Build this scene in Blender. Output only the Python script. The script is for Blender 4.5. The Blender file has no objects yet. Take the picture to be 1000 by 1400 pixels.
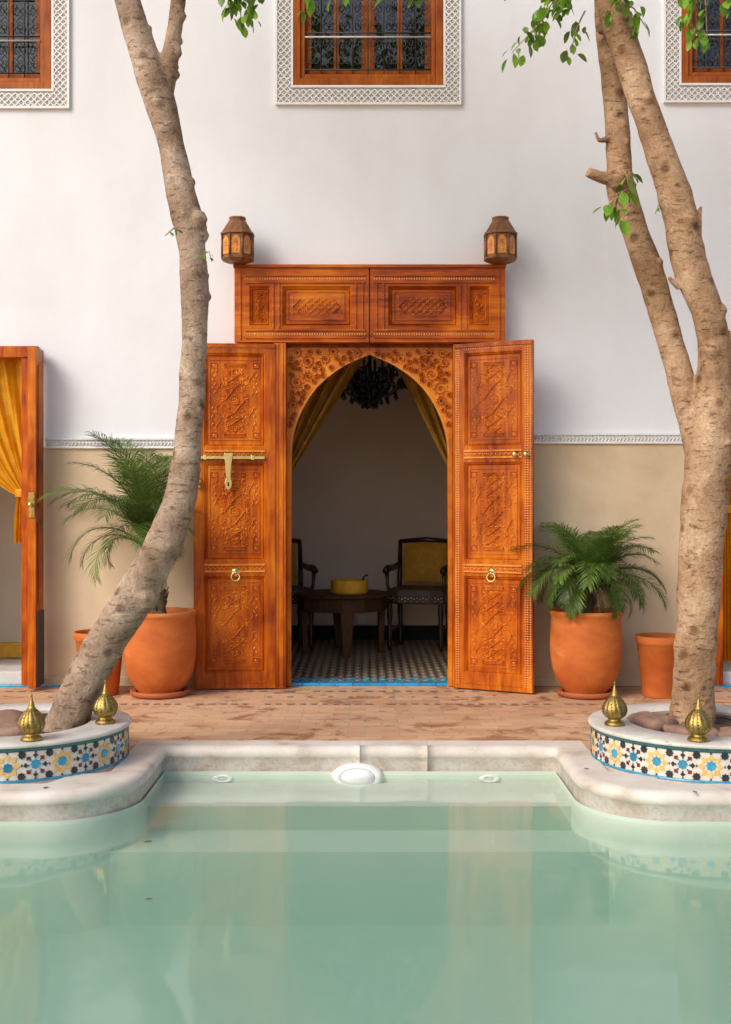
import bpy, math, random
from mathutils import Vector, Matrix, noise, geometry
R = math.radians
PI = math.pi
rnd = random.Random(7)
sc = bpy.context.scene
col = sc.collection

# ------------------------------------------------------------------ camera, sky, sun, exposure
EYE = 1.35            # eye height (m)
FPX = 1581.0          # focal length in photograph pixels
HOR = 687.0           # horizon row
WALL = 8.5            # distance to the facade
cam = bpy.data.cameras.new('camera')
cam.sensor_fit = 'VERTICAL'
cam.sensor_height = 36.0
cam.lens = FPX / 1400.0 * 36.0
cam.shift_y = -(700.0 - HOR) / 1400.0
cam.clip_start = 0.05
cam.clip_end = 500.0
camo = bpy.data.objects.new('camera', cam)
camo.location = (0, 0, EYE)
camo.rotation_euler = (R(90), 0, 0)
col.objects.link(camo)
sc.camera = camo

SUN_DIR = Vector((0.36, 0.36, -0.40)).normalized()      # the way the light travels
world = bpy.data.worlds.new('World')
sc.world = world
world.use_nodes = True
wn = world.node_tree
sky = wn.nodes.new('ShaderNodeTexSky')
sky.sky_type = 'NISHITA'
sky.sun_disc = False
sky.sun_elevation = math.asin(-SUN_DIR.z)
sky.sun_rotation = math.atan2(-SUN_DIR.x, -SUN_DIR.y)
sky.air_density = 1.0
sky.dust_density = 3.0
sky.ozone_density = 0.6
bg = wn.nodes['Background']
bg.inputs['Strength'].default_value = 0.15
wn.links.new(sky.outputs[0], bg.inputs['Color'])
sun = bpy.data.lights.new('sun', 'SUN')
sun.energy = 1.35
sun.angle = R(26)
sun.color = (1.0, 0.985, 0.962)
suno = bpy.data.objects.new('sun', sun)
suno.rotation_euler = SUN_DIR.to_track_quat('-Z', 'Y').to_euler()
suno.location = (-6, -6, 9)
col.objects.link(suno)

sc.render.engine = 'CYCLES'
sc.view_settings.view_transform = 'Standard'
sc.view_settings.look = 'None'
sc.view_settings.exposure = 0.38
sc.view_settings.gamma = 1.0
sc.view_settings.use_curve_mapping = False
sc.cycles.use_denoising = True
sc.cycles.max_bounces = 10
sc.cycles.diffuse_bounces = 5
sc.cycles.glossy_bounces = 4
sc.cycles.transparent_max_bounces = 12
sc.cycles.volume_bounces = 2
sc.cycles.sample_clamp_indirect = 6.0
sc.cycles.caustics_reflective = False
sc.cycles.caustics_refractive = False


def at(px, py, Y):
    """a photograph pixel turned into a point at distance Y"""
    return Vector(((px - 500.0) * Y / FPX, Y, EYE + (HOR - py) * Y / FPX))


# ------------------------------------------------------------------ mesh builder
class MB:
    def __init__(self):
        self.v, self.f, self.m, self.s = [], [], [], []
        self.M = None

    def add(self, vs, fs, m=0, s=False):
        o = len(self.v)
        if self.M is not None:
            vs = [self.M @ Vector(v) for v in vs]
        self.v += [tuple(v) for v in vs]
        for f in fs:
            self.f.append(tuple(i + o for i in f))
            self.m.append(m)
            self.s.append(s)
        return self

    def box(self, x0, x1, y0, y1, z0, z1, m=0):
        vs = [(x, y, z) for z in (z0, z1) for y in (y0, y1) for x in (x0, x1)]
        fs = [(0, 2, 3, 1), (4, 5, 7, 6), (0, 1, 5, 4), (2, 6, 7, 3), (0, 4, 6, 2), (1, 3, 7, 5)]
        return self.add(vs, fs, m)

    def lathe(self, prof, n=32, m=0, s=True, rf=None, c=(0, 0, 0), a0=0.0):
        """profile of (r, z); r = 0 at an end closes it"""
        vs, fs, rows = [], [], []
        for (r, z) in prof:
            if r < 1e-6:
                rows.append([len(vs)])
                vs.append((c[0], c[1], c[2] + z))
            else:
                row = []
                for k in range(n):
                    a = a0 + 2 * PI * k / n
                    rr = r * (rf(a, z) if rf else 1)
                    row.append(len(vs))
                    vs.append((c[0] + rr * math.cos(a), c[1] + rr * math.sin(a), c[2] + z))
                rows.append(row)
        for a, b in zip(rows, rows[1:]):
            for k in range(n):
                k2 = (k + 1) % n
                if len(a) == 1 and len(b) == 1:
                    continue
                if len(a) == 1:
                    fs.append((a[0], b[k2], b[k]))
                elif len(b) == 1:
                    fs.append((a[k], a[k2], b[0]))
                else:
                    fs.append((a[k], a[k2], b[k2], b[k]))
        return self.add(vs, fs, m, s)

    def tube(self, pts, rad, n=8, m=0, s=True, cap=True, rough=0.0, seed=0.0):
        pts = [Vector(p) for p in pts]
        if not hasattr(rad, '__len__'):
            rad = [rad] * len(pts)
        vs, fs = [], []
        up = None
        for i, p in enumerate(pts):
            t = (pts[min(i + 1, len(pts) - 1)] - pts[max(i - 1, 0)])
            t = t.normalized() if t.length > 1e-9 else Vector((0, 0, 1))
            if up is None:
                a = Vector((0, 1, 0)) if abs(t.y) < 0.9 else Vector((1, 0, 0))
                up = (a - t * a.dot(t)).normalized()
            else:
                up = (up - t * up.dot(t)).normalized()
            b = t.cross(up)
            for k in range(n):
                an = 2 * PI * k / n
                d = up * math.cos(an) + b * math.sin(an)
                r = rad[i]
                if rough:
                    q = p + d * r
                    r *= 1 + rough * (noise.noise(q * 5 + Vector((seed, 0, 0))) * 1.0
                                      + 0.55 * noise.noise(q * 13 + Vector((0, seed, 0)))
                                      + 0.35 * noise.noise(q * 31))
                vs.append(p + d * r)
        for i in range(len(pts) - 1):
            for k in range(n):
                k2 = (k + 1) % n
                fs.append((i * n + k, i * n + k2, (i + 1) * n + k2, (i + 1) * n + k))
        if cap:
            fs.append(tuple(reversed(range(n))))
            fs.append(tuple((len(pts) - 1) * n + k for k in range(n)))
        return self.add(vs, fs, m, s)

    # ---- relief on a face that looks towards -Y at depth y
    def ridge(self, pts, y, w=0.006, h=0.005, closed=False, m=0):
        n = len(pts)
        vs, fs = [], []
        for i in range(n):
            a = pts[(i - 1) % n] if (closed or i > 0) else pts[i]
            b = pts[(i + 1) % n] if (closed or i < n - 1) else pts[i]
            dx, dz = b[0] - a[0], b[1] - a[1]
            L = math.hypot(dx, dz) or 1
            nx, nz = -dz / L, dx / L
            x, z = pts[i]
            vs += [(x + nx * w / 2, y, z + nz * w / 2), (x, y - h * 1.6, z), (x - nx * w / 2, y, z - nz * w / 2)]
        for i in range(n if closed else n - 1):
            j = (i + 1) % n
            fs += [(i * 3, i * 3 + 1, j * 3 + 1, j * 3), (i * 3 + 1, i * 3 + 2, j * 3 + 2, j * 3 + 1)]
        if not closed:
            fs += [(0, 2, 1), (n * 3 - 3, n * 3 - 2, n * 3 - 1)]
        return self.add(vs, fs, m)

    def petal(self, x, z, y, L, W, ang, h=0.005, m=0):
        c, s_ = math.cos(ang), math.sin(ang)
        q = [(0, 0), (L * 0.45, W / 2), (L, 0), (L * 0.45, -W / 2), (L * 0.45, 0)]
        vs = [(x + a * c - b * s_, y - (h * 1.6 if i == 4 else 0), z + a * s_ + b * c) for i, (a, b) in enumerate(q)]
        return self.add(vs, [(0, 1, 4), (1, 2, 4), (2, 3, 4), (3, 0, 4)], m)

    def dome(self, x, z, y, r, h=None, n=6, m=0):
        h = h or r * 0.7
        vs = [(x + r * math.cos(2 * PI * k / n), y, z + r * math.sin(2 * PI * k / n)) for k in range(n)]
        vs += [(x + r * .6 * math.cos(2 * PI * k / n), y - h * .75, z + r * .6 * math.sin(2 * PI * k / n)) for k in range(n)]
        vs.append((x, y - h, z))
        fs = [(k, (k + 1) % n, n + (k + 1) % n, n + k) for k in range(n)]
        fs += [(n + k, n + (k + 1) % n, 2 * n) for k in range(n)]
        return self.add(vs, fs, m, True)

    def ring(self, x, z, y, r, w=0.006, h=0.005, n=12, m=0):
        return self.ridge([(x + r * math.cos(2 * PI * k / n), z + r * math.sin(2 * PI * k / n)) for k in range(n)], y, w, h, True, m)

    def rect(self, x0, x1, z0, z1, y, w=0.006, h=0.005, m=0):
        return self.ridge([(x0, z0), (x1, z0), (x1, z1), (x0, z1)], y, w, h, True, m)

    def slope(self, x0, x1, z0, z1, ya, i, yb, m=0):
        """picture-frame chamfer from the outer rectangle at ya to the one inset by i at yb"""
        o = [(x0, ya, z0), (x1, ya, z0), (x1, ya, z1), (x0, ya, z1)]
        n = [(x0 + i, yb, z0 + i), (x1 - i, yb, z0 + i), (x1 - i, yb, z1 - i), (x0 + i, yb, z1 - i)]
        return self.add(o + n, [(k, (k + 1) % 4, 4 + (k + 1) % 4, 4 + k) for k in range(4)], m)

    def quad(self, x0, x1, z0, z1, y, m=0):
        return self.add([(x0, y, z0), (x1, y, z0), (x1, y, z1), (x0, y, z1)], [(0, 1, 2, 3)], m)

    def plate(self, x0, x1, z0, z1, y0, y1, holes=(), m=0):
        """slab in the XZ plane with rectangular openings, reveals included"""
        xs = sorted({x0, x1, *[h[0] for h in holes], *[h[1] for h in holes]})
        zs = sorted({z0, z1, *[h[2] for h in holes], *[h[3] for h in holes]})
        xs = [x for x in xs if x0 <= x <= x1]
        zs = [z for z in zs if z0 <= z <= z1]

        def solid(i, j):
            if i < 0 or j < 0 or i >= len(xs) - 1 or j >= len(zs) - 1:
                return False
            cx, cz = (xs[i] + xs[i + 1]) / 2, (zs[j] + zs[j + 1]) / 2
            return not any(a < cx < b and c < cz < d for a, b, c, d in holes)
        for i in range(len(xs) - 1):
            for j in range(len(zs) - 1):
                if not solid(i, j):
                    continue
                a, b, c, d = xs[i], xs[i + 1], zs[j], zs[j + 1]
                self.add([(a, y0, c), (b, y0, c), (b, y0, d), (a, y0, d)], [(0, 1, 2, 3)], m)
                self.add([(a, y1, c), (b, y1, c), (b, y1, d), (a, y1, d)], [(3, 2, 1, 0)], m)
                if not solid(i - 1, j):
                    self.add([(a, y0, c), (a, y0, d), (a, y1, d), (a, y1, c)], [(0, 1, 2, 3)], m)
                if not solid(i + 1, j):
                    self.add([(b, y0, c), (b, y1, c), (b, y1, d), (b, y0, d)], [(0, 1, 2, 3)], m)
                if not solid(i, j - 1):
                    self.add([(a, y0, c), (a, y1, c), (b, y1, c), (b, y0, c)], [(0, 1, 2, 3)], m)
                if not solid(i, j + 1):
                    self.add([(a, y0, d), (b, y0, d), (b, y1, d), (a, y1, d)], [(0, 1, 2, 3)], m)
        return self

    def mesh(self, name, mats):
        me = bpy.data.meshes.new(name)
        me.from_pydata(self.v, [], self.f)
        me.polygons.foreach_set('material_index', self.m)
        me.polygons.foreach_set('use_smooth', self.s)
        for mt in (mats if isinstance(mats, (list, tuple)) else [mats]):
            me.materials.append(mt)
        me.update()
        return me

    def build(self, name, mats, parent=None, loc=(0, 0, 0), rot=(0, 0, 0), bevel=0.0, weld=False):
        o = bpy.data.objects.new(name, self.mesh(name, mats))
        col.objects.link(o)
        o.location = loc
        o.rotation_euler = rot
        if parent:
            o.parent = parent
        if weld:
            w = o.modifiers.new('weld', 'WELD')
            w.merge_threshold = 0.0004
        if bevel:
            b = o.modifiers.new('bevel', 'BEVEL')
            b.width = bevel
            b.segments = 2
            b.limit_method = 'ANGLE'
            b.angle_limit = R(40)
            b.harden_normals = False
        return o


def tag(o, label, cat, group=None):
    o['label'] = label
    o['category'] = cat
    if group:
        o['group'] = group
    return o


def thing(name, label, cat, loc=(0, 0, 0), rz=0.0, group=None):
    o = bpy.data.objects.new(name, None)
    col.objects.link(o)
    o.location = loc
    o.rotation_euler = (0, 0, rz)
    o.empty_display_size = 0.1
    return tag(o, label, cat, group)


def copy_tree(o, parent=None):
    c = o.copy()
    col.objects.link(c)
    c.parent = parent
    for ch in list(o.children):
        copy_tree(ch, c)
    return c


def inst(me, name, parent, loc=(0, 0, 0), rot=(0, 0, 0), scale=(1, 1, 1)):
    o = bpy.data.objects.new(name, me)
    col.objects.link(o)
    o.parent = parent
    o.location = loc
    o.rotation_euler = rot
    o.scale = scale
    return o


def structure(o):
    o['kind'] = 'structure'
    return o


# ------------------------------------------------------------------ materials
def nodes_of(name):
    m = bpy.data.materials.new(name)
    m.use_nodes = True
    nt = m.node_tree
    return m, nt, nt.nodes['Principled BSDF']


def N(nt, kind, **kw):
    n = nt.nodes.new(kind)
    for k, v in kw.items():
        if k in n.inputs:
            n.inputs[k].default_value = v
        else:
            setattr(n, k, v)
    return n


def ramp(nt, stops):
    r = nt.nodes.new('ShaderNodeValToRGB')
    e = r.color_ramp.elements
    while len(e) < len(stops):
        e.new(0.5)
    for el, (p, c) in zip(e, stops):
        el.position = p
        el.color = (*c, 1)
    return r


def mk(name, stops, scale=(4, 4, 4), detail=6, rough=0.6, bump=0.0, bscale=60, metal=0.0, coat=0.0, spec=0.5,
       dist=0.0, rvar=0.0, rnd_val=0.0, bdist=0.01, nrough=0.6):
    m, nt, b = nodes_of(name)
    tc = N(nt, 'ShaderNodeTexCoord')
    mp = N(nt, 'ShaderNodeMapping')
    mp.inputs['Scale'].default_value = scale
    nt.links.new(tc.outputs['Object'], mp.inputs[0])
    nz = N(nt, 'ShaderNodeTexNoise', Scale=1.0, Detail=float(detail), Roughness=nrough, Distortion=dist)
    nt.links.new(mp.outputs[0], nz.inputs['Vector'])
    rp = ramp(nt, stops)
    nt.links.new(nz.outputs['Fac'], rp.inputs[0])
    out = rp.outputs[0]
    if rnd_val:
        oi = N(nt, 'ShaderNodeObjectInfo')
        mr = N(nt, 'ShaderNodeMapRange')
        mr.inputs['To Min'].default_value = 1 - rnd_val
        mr.inputs['To Max'].default_value = 1 + rnd_val
        nt.links.new(oi.outputs['Random'], mr.inputs[0])
        hs = N(nt, 'ShaderNodeHueSaturation')
        nt.links.new(mr.outputs[0], hs.inputs['Value'])
        nt.links.new(out, hs.inputs['Color'])
        out = hs.outputs[0]
    nt.links.new(out, b.inputs['Base Color'])
    b.inputs['Roughness'].default_value = rough
    b.inputs['Metallic'].default_value = metal
    b.inputs['Coat Weight'].default_value = coat
    b.inputs['Coat Roughness'].default_value = 0.2
    b.inputs['Specular IOR Level'].default_value = spec
    if rvar:
        mr2 = N(nt, 'ShaderNodeMapRange')
        mr2.inputs['To Min'].default_value = rough - rvar
        mr2.inputs['To Max'].default_value = rough + rvar
        nt.links.new(nz.outputs['Fac'], mr2.inputs[0])
        nt.links.new(mr2.outputs[0], b.inputs['Roughness'])
    if bump:
        n2 = N(nt, 'ShaderNodeTexNoise', Scale=float(bscale), Detail=5.0, Roughness=0.6)
        nt.links.new(tc.outputs['Object'], n2.inputs['Vector'])
        bp = N(nt, 'ShaderNodeBump', Strength=bump, Distance=bdist)
        nt.links.new(n2.outputs['Fac'], bp.inputs['Height'])
        nt.links.new(bp.outputs[0], b.inputs['Normal'])
    return m


def plaster_mat(name, base, stain, amount, sc_big=0.9, bump=0.25, rough=0.75, fine=None):
    """large soft mottling, fainter drips, trowel relief"""
    m, nt, b = nodes_of(name)
    tc = N(nt, 'ShaderNodeTexCoord')
    a = N(nt, 'ShaderNodeTexNoise', Scale=sc_big, Detail=7.0, Roughness=0.62, Distortion=0.6)
    nt.links.new(tc.outputs['Object'], a.inputs['Vector'])
    mp = N(nt, 'ShaderNodeMapping')
    mp.inputs['Scale'].default_value = (2.2, 2.2, 0.9)
    nt.links.new(tc.outputs['Object'], mp.inputs[0])
    d = N(nt, 'ShaderNodeTexNoise', Scale=1.0, Detail=4.0, Roughness=0.5)
    nt.links.new(mp.outputs[0], d.inputs['Vector'])
    f = N(nt, 'ShaderNodeTexNoise', Scale=22.0, Detail=5.0, Roughness=0.7)
    nt.links.new(tc.outputs['Object'], f.inputs['Vector'])
    ma = N(nt, 'ShaderNodeMath', operation='MULTIPLY')
    nt.links.new(a.outputs['Fac'], ma.inputs[0])
    nt.links.new(d.outputs['Fac'], ma.inputs[1])
    mb_ = N(nt, 'ShaderNodeMath', operation='MULTIPLY_ADD')
    nt.links.new(f.outputs['Fac'], mb_.inputs[0])
    mb_.inputs[1].default_value = 0.12
    nt.links.new(ma.outputs[0], mb_.inputs[2])
    rp = ramp(nt, [(0.20, base), (0.20 + 0.30 / max(amount, 0.1), stain)])
    nt.links.new(mb_.outputs[0], rp.inputs[0])
    nt.links.new(rp.outputs[0], b.inputs['Base Color'])
    b.inputs['Roughness'].default_value = rough
    b.inputs['Specular IOR Level'].default_value = 0.3
    g = N(nt, 'ShaderNodeTexNoise', Scale=9.0, Detail=8.0, Roughness=0.6)
    nt.links.new(tc.outputs['Object'], g.inputs['Vector'])
    bp = N(nt, 'ShaderNodeBump', Strength=bump, Distance=0.012)
    nt.links.new(g.outputs['Fac'], bp.inputs['Height'])
    nt.links.new(bp.outputs[0], b.inputs['Normal'])
    return m


def wood_mat(name, dark, mid, light, grain=(26, 26, 2.2), rough=0.34, coat=0.07, rv=0.06):
    m, nt, b = nodes_of(name)
    tc = N(nt, 'ShaderNodeTexCoord')
    mp = N(nt, 'ShaderNodeMapping')
    mp.inputs['Scale'].default_value = grain
    nt.links.new(tc.outputs['Object'], mp.inputs[0])
    a = N(nt, 'ShaderNodeTexNoise', Scale=1.0, Detail=6.0, Roughness=0.6, Distortion=0.8)
    nt.links.new(mp.outputs[0], a.inputs['Vector'])
    c = N(nt, 'ShaderNodeTexNoise', Scale=2.6, Detail=3.0, Roughness=0.55)
    nt.links.new(tc.outputs['Object'], c.inputs['Vector'])
    mx = N(nt, 'ShaderNodeMath', operation='MULTIPLY_ADD')
    nt.links.new(c.outputs['Fac'], mx.inputs[0])
    mx.inputs[1].default_value = 0.6
    ad = N(nt, 'ShaderNodeMath', operation='MULTIPLY')
    nt.links.new(a.outputs['Fac'], ad.inputs[0])
    ad.inputs[1].default_value = 0.45
    nt.links.new(ad.outputs[0], mx.inputs[2])
    rp = ramp(nt, [(0.38, dark), (0.52, mid), (0.68, light)])
    nt.links.new(mx.outputs[0], rp.inputs[0])
    oi = N(nt, 'ShaderNodeObjectInfo')
    mr = N(nt, 'ShaderNodeMapRange')
    mr.inputs['To Min'].default_value = 1 - rv
    mr.inputs['To Max'].default_value = 1 + rv
    nt.links.new(oi.outputs['Random'], mr.inputs[0])
    hs = N(nt, 'ShaderNodeHueSaturation')
    nt.links.new(mr.outputs[0], hs.inputs['Value'])
    nt.links.new(rp.outputs[0], hs.inputs['Color'])
    nt.links.new(hs.outputs[0], b.inputs['Base Color'])
    b.inputs['Roughness'].default_value = rough
    b.inputs['Specular IOR Level'].default_value = 0.22
    b.inputs['Coat Weight'].default_value = coat
    b.inputs['Coat Roughness'].default_value = 0.15
    bp = N(nt, 'ShaderNodeBump', Strength=0.25, Distance=0.003)
    nt.links.new(a.outputs['Fac'], bp.inputs['Height'])
    nt.links.new(bp.outputs[0], b.inputs['Normal'])
    return m


M = {}
M['white'] = plaster_mat('white_plaster', (0.785, 0.80, 0.835), (0.69, 0.69, 0.70), 0.8, 0.8, 0.30)
M['dado'] = plaster_mat('beige_tadelakt', (0.70, 0.55, 0.37), (0.53, 0.385, 0.24), 0.95, 1.6, 0.30, 0.5)
M['stucco'] = mk('carved_stucco', [(0.3, (0.78, 0.77, 0.76)), (0.7, (0.86, 0.85, 0.84))], (9, 9, 9), rough=0.8, bump=0.3, bscale=120)
M['stucco_pale'] = mk('stucco_pale_ground', [(0.3, (0.60, 0.59, 0.58)), (0.7, (0.72, 0.71, 0.70))], (30, 30, 30), rough=0.9)
M['stucco_gap'] = mk('stucco_ground', [(0.3, (0.40, 0.38, 0.37)), (0.7, (0.52, 0.50, 0.48))], (30, 30, 30), rough=0.9)  # grey ground painting shadow into the gaps of the window border
M['wood'] = wood_mat('cedar_varnished', (0.15, 0.019, 0.001), (0.40, 0.072, 0.002), (0.66, 0.195, 0.008))
M['wood_h'] = wood_mat('cedar_varnished_cross', (0.15, 0.019, 0.001), (0.40, 0.072, 0.002), (0.66, 0.195, 0.008), grain=(2.2, 26, 26))
M['wood_gold'] = wood_mat('cedar_golden', (0.34, 0.066, 0.003), (0.56, 0.150, 0.007), (0.76, 0.27, 0.02), grain=(8, 8, 8))
M['wood_carved'] = wood_mat('cedar_rubbed', (0.48, 0.12, 0.008), (0.68, 0.22, 0.022), (0.86, 0.40, 0.08), grain=(30, 30, 30))  # lighter cedar that paints highlights onto raised carving and rail beads
M['wood_win'] = wood_mat('window_cedar', (0.20, 0.042, 0.005), (0.36, 0.090, 0.008), (0.50, 0.15, 0.016))
M['stud'] = mk('pale_stud', [(0.3, (0.62, 0.30, 0.08)), (0.7, (0.78, 0.45, 0.15))], (40, 40, 40), rough=0.35)
M['dark_wood'] = mk('dark_walnut', [(0.3, (0.012, 0.007, 0.004)), (0.7, (0.045, 0.022, 0.012))], (8, 8, 3), rough=0.35, coat=0.2)
M['table_wood'] = mk('brown_walnut', [(0.3, (0.05, 0.020, 0.008)), (0.7, (0.10, 0.042, 0.018))], (10, 10, 3), rough=0.6, spec=0.25)
M['black'] = mk('black_paint', [(0.3, (0.008, 0.008, 0.009)), (0.7, (0.02, 0.02, 0.022))], (10, 10, 10), rough=0.3)
M['iron'] = mk('wrought_iron', [(0.3, (0.03, 0.03, 0.032)), (0.7, (0.07, 0.068, 0.066))], (30, 30, 30), rough=0.5, metal=0.4)
M['iron_pale'] = mk('pale_bar', [(0.3, (0.45, 0.44, 0.42)), (0.7, (0.6, 0.58, 0.55))], (30, 30, 30), rough=0.4)
M['brass'] = mk('aged_brass', [(0.3, (0.20, 0.125, 0.03)), (0.7, (0.52, 0.36, 0.11))], (30, 30, 30), rough=0.42, metal=1.0, bump=0.25, bscale=150)
M['brass_bright'] = mk('polished_brass', [(0.3, (0.75, 0.55, 0.2)), (0.7, (0.9, 0.72, 0.34))], (20, 20, 20), rough=0.25, metal=1.0)
M['lamp_metal'] = mk('lantern_copper', [(0.3, (0.14, 0.055, 0.02)), (0.7, (0.32, 0.145, 0.06))], (20, 20, 20), rough=0.5, metal=0.5)
M['amber'] = mk('amber_panel', [(0.3, (0.42, 0.12, 0.012)), (0.7, (0.78, 0.32, 0.04))], (18, 18, 18), rough=0.3, coat=0.3)
M['terra'] = mk('terracotta', [(0.3, (0.40, 0.082, 0.010)), (0.52, (0.52, 0.130, 0.018)), (0.66, (0.58, 0.19, 0.045)), (0.82, (0.60, 0.32, 0.17))], (3.5, 3.5, 6), detail=9, rough=0.72, bump=0.12, bscale=40, dist=0.5)
M['terra_dark'] = mk('terracotta_damp', [(0.3, (0.34, 0.075, 0.02)), (0.7, (0.44, 0.11, 0.03))], (4, 4, 6), rough=0.65, bump=0.12)
M['soil'] = mk('soil', [(0.3, (0.03, 0.018, 0.01)), (0.7, (0.10, 0.06, 0.035))], (40, 40, 40), rough=0.95, bump=0.9, bscale=60)
M['rock'] = mk('brown_rock', [(0.3, (0.16, 0.085, 0.055)), (0.55, (0.30, 0.17, 0.115)), (0.75, (0.42, 0.27, 0.20))], (9, 9, 9), rough=0.8, bump=0.6, bscale=22)
M['palm'] = mk('palm_green', [(0.3, (0.022, 0.062, 0.014)), (0.7, (0.085, 0.155, 0.04))], (5, 5, 5), rough=0.4, rnd_val=0.35)
M['palm_stem'] = mk('palm_fibre', [(0.3, (0.05, 0.03, 0.015)), (0.7, (0.20, 0.13, 0.07))], (20, 20, 60), rough=0.9, bump=1.0, bscale=50)
M['cup'] = mk('yellow_glaze', [(0.3, (0.72, 0.36, 0.02)), (0.7, (0.86, 0.50, 0.05))], (12, 12, 12), rough=0.4)
M['cushion'] = mk('mustard_fabric', [(0.3, (0.50, 0.24, 0.02)), (0.7, (0.66, 0.34, 0.04))], (25, 25, 25), rough=0.9, bump=0.3, bscale=200)
M['leather'] = mk('dark_seat', [(0.3, (0.03, 0.015, 0.008)), (0.7, (0.07, 0.035, 0.02))], (20, 20, 20), rough=0.5)
M['pearl'] = mk('pearl_inlay', [(0.3, (0.45, 0.38, 0.30)), (0.7, (0.62, 0.55, 0.46))], (50, 50, 50), rough=0.3)
M['room_wall'] = plaster_mat('room_plaster', (0.78, 0.64, 0.52), (0.70, 0.56, 0.47), 0.9, 1.0, 0.1)
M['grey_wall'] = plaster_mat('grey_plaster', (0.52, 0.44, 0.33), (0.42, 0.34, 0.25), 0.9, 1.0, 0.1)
M['skirting'] = mk('black_tile_skirting', [(0.3, (0.012, 0.012, 0.012)), (0.7, (0.03, 0.03, 0.03))], (14, 14, 14), rough=0.7, spec=0.2)
M['white_plastic'] = mk('white_plastic', [(0.3, (0.72, 0.72, 0.70)), (0.7, (0.8, 0.8, 0.78))], (14, 14, 14), rough=0.35)
M['grey_lens'] = mk('lamp_lens', [(0.3, (0.42, 0.52, 0.47)), (0.7, (0.60, 0.68, 0.62))], (14, 14, 14), rough=0.12)
M['blue_tile'] = mk('blue_glaze', [(0.3, (0.02, 0.22, 0.50)), (0.7, (0.05, 0.38, 0.66))], (16, 16, 16), rough=0.18, rnd_val=0.2)
M['step_stone'] = mk('pale_step', [(0.3, (0.52, 0.50, 0.46)), (0.7, (0.66, 0.63, 0.58))], (6, 6, 6), rough=0.4)
M['white_tile'] = mk('white_zellige', [(0.3, (0.56, 0.50, 0.42)), (0.7, (0.70, 0.64, 0.56))], (40, 40, 40), rough=0.25)
M['black_tile'] = mk('black_zellige', [(0.3, (0.012, 0.014, 0.018)), (0.7, (0.03, 0.035, 0.04))], (40, 40, 40), rough=0.2, rnd_val=0.4)
M['teal_tile'] = mk('turquoise_zellige', [(0.3, (0.02, 0.16, 0.30)), (0.7, (0.06, 0.32, 0.44))], (40, 40, 40), rough=0.2, rnd_val=0.35)
M['yellow_tile'] = mk('yellow_zellige', [(0.3, (0.62, 0.36, 0.08)), (0.7, (0.76, 0.50, 0.16))], (40, 40, 40), rough=0.22)
M['maroon_tile'] = mk('maroon_zellige', [(0.3, (0.10, 0.012, 0.016)), (0.7, (0.20, 0.03, 0.03))], (40, 40, 40), rough=0.22)
M['green_tile'] = mk('green_zellige', [(0.3, (0.02, 0.10, 0.12)), (0.7, (0.05, 0.20, 0.22))], (60, 60, 60), rough=0.2)
M['grey_blue'] = mk('grey_blue_tile', [(0.3, (0.26, 0.24, 0.23)), (0.7, (0.38, 0.34, 0.31))], (20, 20, 20), rough=0.4)


def leaf_mat(name, a, b_, rv=0.35):
    m, nt, b = nodes_of(name)
    tc = N(nt, 'ShaderNodeTexCoord')
    nz = N(nt, 'ShaderNodeTexNoise', Scale=12.0, Detail=3.0)
    nt.links.new(tc.outputs['Object'], nz.inputs['Vector'])
    rp = ramp(nt, [(0.3, a), (0.7, b_)])
    nt.links.new(nz.outputs['Fac'], rp.inputs[0])
    oi = N(nt, 'ShaderNodeObjectInfo')
    mr = N(nt, 'ShaderNodeMapRange')
    mr.inputs['To Min'].default_value = 1 - rv
    mr.inputs['To Max'].default_value = 1 + rv
    nt.links.new(oi.outputs['Random'], mr.inputs[0])
    hs = N(nt, 'ShaderNodeHueSaturation')
    nt.links.new(mr.outputs[0], hs.inputs['Value'])
    nt.links.new(rp.outputs[0], hs.inputs['Color'])
    nt.links.new(hs.outputs[0], b.inputs['Base Color'])
    b.inputs['Roughness'].default_value = 0.4
    tr = N(nt, 'ShaderNodeBsdfTranslucent')
    nt.links.new(hs.outputs[0], tr.inputs['Color'])
    mx = N(nt, 'ShaderNodeMixShader')
    mx.inputs[0].default_value = 0.4
    nt.links.new(b.outputs[0], mx.inputs[1])
    nt.links.new(tr.outputs[0], mx.inputs[2])
    nt.links.new(mx.outputs[0], nt.nodes['Material Output'].inputs['Surface'])
    return m


M['leaf'] = leaf_mat('ficus_leaf', (0.070, 0.17, 0.012), (0.24, 0.42, 0.035), 0.5)
M['palm'] = leaf_mat('palm_leaf', (0.060, 0.130, 0.020), (0.17, 0.275, 0.05), 0.5)
M['dry_frond'] = leaf_mat('dry_frond', (0.16, 0.11, 0.04), (0.30, 0.22, 0.09), 0.3)
M['dry_leaf'] = mk('dry_leaf', [(0.3, (0.05, 0.03, 0.015)), (0.7, (0.16, 0.10, 0.04))], (40, 40, 40), rough=0.7, rnd_val=0.4)
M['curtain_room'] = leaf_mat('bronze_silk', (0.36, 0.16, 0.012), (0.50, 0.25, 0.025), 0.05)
M['curtain'] = leaf_mat('golden_silk', (0.78, 0.34, 0.006), (0.90, 0.50, 0.02), 0.05)


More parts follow.
